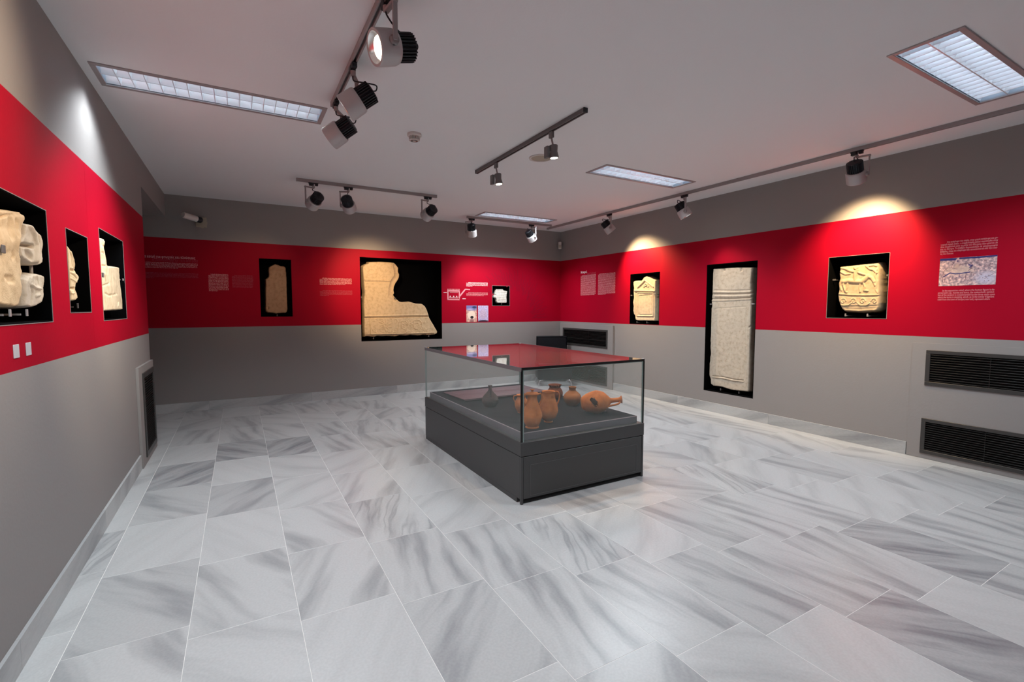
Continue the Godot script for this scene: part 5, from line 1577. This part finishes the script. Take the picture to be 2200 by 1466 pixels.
	for p in [[-1, -1], [1, -1], [1, 1]]:
		st = begin()
		cbox(st, Vector3(p[0] * (w * 0.5 - 0.012), 1.0185, p[1] * (d * 0.5 - 0.012)), Vector3(0.024, 0.004, 0.024), 0.001)
		part("corner_plate", st, mats.lamp_silver, t)
	# the text board lying at the back of the deck
	var b := thing("text_board", "plum text board lying on the deck at the back of the glass case", "text board", Vector3(-3.315, 0.5262, 3.448))
	st = begin()
	var tilt := Basis(Vector3.RIGHT, -0.025)
	cbox(st, Vector3(0, 0.018, 0), Vector3(0.985, 0.006, 0.56), 0.001, tilt)
	part("board", st, mats.plum, b)
	st = begin()
	for s in [-1.0, 1.0]:
		box(st, Vector3(s * 0.42, 0.008, 0.2), Vector3(0.03, 0.016, 0.03))
		box(st, Vector3(s * 0.42, 0.004, -0.2), Vector3(0.03, 0.008, 0.03))
	part("foot", st, mats.seal, b)
	st = begin()
	box(st, Vector3(0, 0.0185, 0.2812), Vector3(0.985, 0.005, 0.002), Basis())
	part("bright_edge", st, mats.plum_text, b)
	st = begin()
	var rng := RandomNumberGenerator.new()
	rng.seed = 9
	for k in 8:
		var z := -0.20 + 0.05 * k + (0.03 if k > 3 else 0.0)
		var x := -0.42
		while x < 0.40:
			var lw := rng.randf_range(0.02, 0.07)
			box(st, tilt * Vector3(x + lw * 0.5, 0.0214, z) + Vector3(0, 0.018, 0) * 0.0, Vector3(lw, 0.0006, 0.010 if k < 7 else 0.018), tilt)
			x += lw + 0.012
	part("printed_lines", st, mats.plum_text, b)

func pot(called: String, label: String, at: Vector3, prof: Array, m: Material, handles: Array, mouth: float, skip = null, seg := 44) -> Node3D:
	var t := thing(called, label, "pottery", at, Basis(), "pots in the glass case")
	var st := begin()
	var out := dense(prof, 6)
	for i in out.size():
		out[i].x = maxf(out[i].x + 0.0006 * sin(out[i].y * 700.0), 0.0)
	var top: Vector2 = out[-1]
	# over the lip and down inside
	var inner := [top + Vector2(-0.004, 0.001), top + Vector2(-0.007, -0.004)]
	for i in range(out.size() - 1, 0, -2):
		if out[i].x > 0.012:
			inner.append(Vector2(maxf(out[i].x - 0.0075, 0.002), maxf(out[i].y - 0.003, 0.006)))
	inner.append(Vector2(0.0, 0.006))
	lathe(st, [Vector2(0, 0)] + out + inner, Transform3D(), seg, skip)
	part("body", st, m, t)
	for h in handles:
		st = begin()
		var a := deg_to_rad(h[0])
		var dir := Vector3(cos(a), 0, sin(a))
		var pts := []
		for p in h[1]:
			pts.append(dir * p[0] + Vector3.UP * p[1])
		tube(st, arc(pts), h[2], 10, 0.7)
		part("handle", st, m, t)
	return t

func pottery() -> void:
	var y := 0.5262
	var ear := [[0.046, 0.256], [0.066, 0.262], [0.076, 0.238], [0.070, 0.205], [0.056, 0.180]]
	var t := pot("lidded_jug", "tall orange jug with a knobbed lid, nearest the case's front corner", Vector3(-3.752, y, 4.880),
		[Vector2(0.052, 0.0), Vector2(0.053, 0.006), Vector2(0.047, 0.014), Vector2(0.062, 0.040), Vector2(0.076, 0.085), Vector2(0.071, 0.125), Vector2(0.052, 0.178), Vector2(0.040, 0.215), Vector2(0.037, 0.236), Vector2(0.042, 0.252), Vector2(0.056, 0.264)],
		mats.terracotta, [[20, ear, 0.0085], [190, ear, 0.0085]], 0.05)
	var st := begin()
	lathe(st, dense([Vector2(0.053, 0.264), Vector2(0.045, 0.271), Vector2(0.016, 0.276), Vector2(0.008, 0.282), Vector2(0.010, 0.289), Vector2(0.018, 0.295), Vector2(0.016, 0.298), Vector2(0.0, 0.297)], 4), Transform3D(), 28)
	part("lid", st, mats.terracotta, t)
	pot("small_jug", "small orange jug half hidden behind the tall lidded jug", Vector3(-3.555, y, 4.39),
		[Vector2(0.034, 0.0), Vector2(0.034, 0.006), Vector2(0.050, 0.035), Vector2(0.060, 0.070), Vector2(0.054, 0.105), Vector2(0.040, 0.130), Vector2(0.038, 0.142), Vector2(0.046, 0.159)],
		mats.terracotta, [[200, [[0.040, 0.150], [0.064, 0.150], [0.070, 0.128], [0.058, 0.095]], 0.007]], 0.046)
	pot("round_jug", "orange round-bellied jug with one loop handle, right of the tall lidded jug", Vector3(-3.54, y, 4.79),
		[Vector2(0.036, 0.0), Vector2(0.037, 0.006), Vector2(0.034, 0.012), Vector2(0.062, 0.045), Vector2(0.077, 0.092), Vector2(0.072, 0.140), Vector2(0.056, 0.188), Vector2(0.053, 0.205), Vector2(0.052, 0.235), Vector2(0.056, 0.251)],
		mats.terracotta, [[32, [[0.046, 0.243], [0.075, 0.246], [0.088, 0.215], [0.082, 0.175], [0.066, 0.140]], 0.009]], 0.049, func(i: int, j: int) -> bool: return i > 40 and i < 46 and j > 8 and j < 13 and (i + j) % 3 != 0)
	pot("broken_pot", "dark brown pot with a broken rim, at the back of the pots", Vector3(-2.945, y, 4.03),
		[Vector2(0.044, 0.0), Vector2(0.050, 0.005), Vector2(0.072, 0.028), Vector2(0.081, 0.058), Vector2(0.074, 0.090), Vector2(0.058, 0.116), Vector2(0.056, 0.126), Vector2(0.068, 0.150)],
		mats.terracotta_dark, [], 0.058, func(i: int, j: int) -> bool: return i > 38 and i < 48 and (j * 7 % 11 < 5) and j < 20)
	pot("squat_pot", "squat brown round pot with a narrow neck, before the broken dark pot", Vector3(-2.96, y, 4.34),
		[Vector2(0.050, 0.0), Vector2(0.052, 0.005), Vector2(0.074, 0.032), Vector2(0.085, 0.066), Vector2(0.076, 0.098), Vector2(0.050, 0.124), Vector2(0.034, 0.138), Vector2(0.032, 0.152), Vector2(0.037, 0.168), Vector2(0.036, 0.174)],
		mats.terracotta_brown, [], 0.036)
	pot("grey_jug", "dark grey jug with a thin neck, alone before the plum text board", Vector3(-3.672, y, 4.015),
		[Vector2(0.042, 0.0), Vector2(0.050, 0.005), Vector2(0.074, 0.035), Vector2(0.079, 0.066), Vector2(0.062, 0.100), Vector2(0.034, 0.132), Vector2(0.018, 0.155), Vector2(0.016, 0.180), Vector2(0.021, 0.198)],
		mats.grey_ware, [[112, [[0.015, 0.188], [0.036, 0.190], [0.048, 0.160], [0.050, 0.120], [0.062, 0.098]], 0.008]], 0.02)
	# the amphora lies on its side
	var a := thing("lying_amphora", "large orange amphora with a hole in its belly, lying on its side", "pottery", Vector3(-3.005, y, 4.745), Basis(), "pots in the glass case")
	var axis := Vector3(0.868 * cos(0.10), sin(0.10), 0.497 * cos(0.10)).normalized()
	var side := axis.cross(Vector3.UP).normalized()
	var xf := Transform3D(Basis(side, axis, side.cross(axis)), Vector3(0, 0.1010, 0) - axis * 0.135)
	if xf.basis.determinant() < 0:
		xf.basis.x = -xf.basis.x
	var prof := dense([Vector2(0.0, 0.0), Vector2(0.040, 0.004), Vector2(0.062, 0.022), Vector2(0.082, 0.060), Vector2(0.099, 0.122), Vector2(0.098, 0.160), Vector2(0.080, 0.205), Vector2(0.046, 0.240), Vector2(0.024, 0.262), Vector2(0.020, 0.290), Vector2(0.020, 0.325), Vector2(0.025, 0.345), Vector2(0.036, 0.356)], 12)
	for i in prof.size():
		prof[i].x += 0.0005 * sin(prof[i].y * 600.0)
	var inner := []
	for i in range(prof.size() - 1, 1, -2):
		inner.append(Vector2(maxf(prof[i].x - 0.007, 0.002), prof[i].y + (0.004 if i < 24 else 0.0)))
	var fr := noise(0.35, 3, 44)
	# angle of the quad that faces the room, where the belly is broken
	var face := Vector3(-0.52, 0.25, 0.81)
	var local := xf.basis.inverse() * face
	var at := atan2(local.z, local.x)
	var hole := func(i: int, j: int) -> bool:
		if i > prof.size() - 1 or i < 24 or i > 60:
			return false
		var da := wrapf(TAU * (j + 0.5) / 110 - at, -PI, PI) * 0.085
		var dz: float = (prof[i].y - 0.098)
		return Vector2(da * 1.0, dz * 1.3 + da * 0.5).length() < 0.034 + fr.get_noise_2d(i * 4, j * 4) * 0.022
	st = begin()
	lathe(st, prof, xf, 110, hole)
	part("body", st, mats.terracotta, a)
	st = begin()
	lathe(st, inner, xf, 40)
	part("inside", st, mats.pot_inside, a)
	st = begin()
	for s in [[0.0, 0.3]]:
		var hd := (xf.basis.inverse() * Vector3(-0.35, -0.62, 0.6)).normalized()
		hd = Vector3(hd.x, 0, hd.z).normalized()
		var pts := []
		for p in [[0.026, 0.338], [0.042, 0.318], [0.050, 0.285], [0.054, 0.250], [0.066, 0.214]]:
			pts.append(xf * (hd * p[0] + Vector3.UP * p[1]))
		tube(st, arc(pts), 0.0085, 10)
	part("handle", st, mats.terracotta, a)
	st = begin()
	box(st, Vector3(0.05, 0.009, 0.0) + Vector3(0.02, 0, 0.01), Vector3(0.05, 0.016, 0.05))
	part("wedge", st, mats.seal, a)

# ---------------------------------------------------------------- the chair in the corner
func chair() -> void:
	var b := Basis(Vector3.UP, deg_to_rad(-27.0))
	var t := thing("lounge_chair", "black leather lounge chair on curved chrome legs in the back corner", "chair", Vector3(-0.52, 0, 0.50), b)
	var st := begin()
	rbox(st, Vector3(0, 0.27, 0.02), Vector3(0.64, 0.32, 0.56), 0.035)
	part("seat", st, mats.leather, t)
	st = begin()
	rbox(st, Vector3(0, 0.62, -0.225), Vector3(0.60, 0.56, 0.11), 0.035, Basis(Vector3.RIGHT, -0.06))
	part("backrest", st, mats.leather, t)
	st = begin()
	rbox(st, Vector3(0, 0.885, -0.239), Vector3(0.595, 0.035, 0.118), 0.016, Basis(Vector3.RIGHT, -0.06))
	part("back_piping", st, mats.leather, t)
	for sx in [-1.0, 1.0]:
		for sz in [-1.0, 1.0]:
			st = begin()
			tube(st, arc([Vector3(sx * 0.22, 0.112, 0.02 + sz * 0.25), Vector3(sx * 0.275, 0.105, 0.02 + sz * 0.262), Vector3(sx * 0.298, 0.075, 0.02 + sz * 0.266), Vector3(sx * 0.308, 0.0, 0.02 + sz * 0.268)]), 0.012, 12)
			lathe(st, [Vector2(0.0, 0.0), Vector2(0.016, 0.0), Vector2(0.016, 0.006), Vector2(0.0, 0.006)], Transform3D(Basis(), Vector3(sx * 0.308, 0, 0.02 + sz * 0.268)), 14)
			part("leg", st, mats.chrome, t)

# ---------------------------------------------------------------- small things on ceiling and walls
func small_fittings() -> void:
	var t := thing("smoke_detector", "white round smoke detector with slots, on the ceiling left of the dark track", "smoke detector", Vector3(-4.30, HEIGHT, 3.80))
	var st := begin()
	lathe(st, [Vector2(0.0, 0.0), Vector2(0.062, 0.0), Vector2(0.062, -0.018), Vector2(0.054, -0.026), Vector2(0.0, -0.026)], Transform3D(), 32, null, false)
	part("base", st, mats.white_plastic, t)
	for k in 16:
		var a := TAU * k / 16
		st = begin()
		cbox(st, Vector3(cos(a) * 0.042, -0.040, sin(a) * 0.042), Vector3(0.010, 0.030, 0.008), 0.001, Basis(Vector3.UP, -a))
		part("fin", st, mats.white_plastic, t)
	st = begin()
	lathe(st, [Vector2(0.032, -0.026), Vector2(0.032, -0.052)], Transform3D(), 24)
	part("core", st, mats.lamp_dark, t)
	st = begin()
	lathe(st, [Vector2(0.045, -0.052), Vector2(0.046, -0.057), Vector2(0.030, -0.063), Vector2(0.0, -0.064)], Transform3D(), 28)
	lathe(st, [Vector2(0.045, -0.052), Vector2(0.0, -0.052)], Transform3D(), 28)
	part("cap", st, mats.white_plastic, t)
	t = thing("ceiling_plate", "round cream ceiling plate behind the middle spot of the dark track", "ceiling plate", Vector3(-2.97, HEIGHT, 3.795))
	st = begin()
	lathe(st, [Vector2(0.100, 0.0), Vector2(0.122, 0.0), Vector2(0.120, -0.008), Vector2(0.104, -0.010), Vector2(0.100, -0.005)], Transform3D(), 40)
	part("rim", st, mats.white_plastic, t)
	st = begin()
	lathe(st, [Vector2(0.101, -0.004), Vector2(0.0, -0.006)], Transform3D(), 40)
	part("mesh_disc", st, mats.cream_plastic, t)
	# security camera on the back wall
	t = thing("security_camera", "white bullet security camera on the back wall near the passage", "security camera", on_wall("back", -6.10, 2.63))
	st = begin()
	cbox(st, Vector3(0.0, 0.0, 0.012), Vector3(0.13, 0.135, 0.024), 0.004)
	cbox(st, Vector3(0.06, -0.005, 0.012), Vector3(0.022, 0.03, 0.02), 0.003)
	cbox(st, Vector3(0.01, -0.068, 0.012), Vector3(0.03, 0.018, 0.02), 0.003)
	part("mount", st, mats.cream_plastic, t)
	var dir := Vector3(-0.72, 0.10, 0.69).normalized()
	var sx := dir.cross(Vector3.UP).normalized()
	var xf := Transform3D(Basis(sx, dir, sx.cross(dir)), Vector3(-0.035, 0.025, 0.085))
	st = begin()
	tube(st, [Vector3(-0.02, 0.01, 0.02), Vector3(-0.03, 0.015, 0.08)], 0.018, 12)
	part("joint", st, mats.lamp_black, t)
	st = begin()
	lathe(st, [Vector2(0.0, 0.02), Vector2(0.040, 0.02), Vector2(0.040, 0.20), Vector2(0.034, 0.215), Vector2(0.0, 0.215)], xf, 28, null, false)
	part("body", st, mats.white_plastic, t)
	st = begin()
	lathe(st, [Vector2(0.0, -0.055), Vector2(0.030, -0.055), Vector2(0.041, -0.040), Vector2(0.041, 0.02), Vector2(0.0, 0.02)], xf, 28, null, false)
	part("rear_cap", st, mats.lamp_black, t)
	# motion sensor in the corner
	t = thing("motion_sensor", "small white motion sensor high in the back right corner", "motion sensor", Vector3(-0.075, 2.62, 0.075), Basis(Vector3.UP, deg_to_rad(-45)))
	st = begin()
	cbox(st, Vector3(0, 0.07, 0), Vector3(0.062, 0.14, 0.04), 0.008)
	part("body", st, mats.white_plastic, t)
	st = begin()
	rbox(st, Vector3(0, 0.055, 0.02), Vector3(0.044, 0.06, 0.012), 0.005)
	part("sensor_window", st, mats.cream_plastic, t)
	st = begin()
	box(st, Vector3(0, 0.07, -0.05), Vector3(0.03, 0.08, 0.07))
	part("bracket", st, mats.lamp_dark, t)
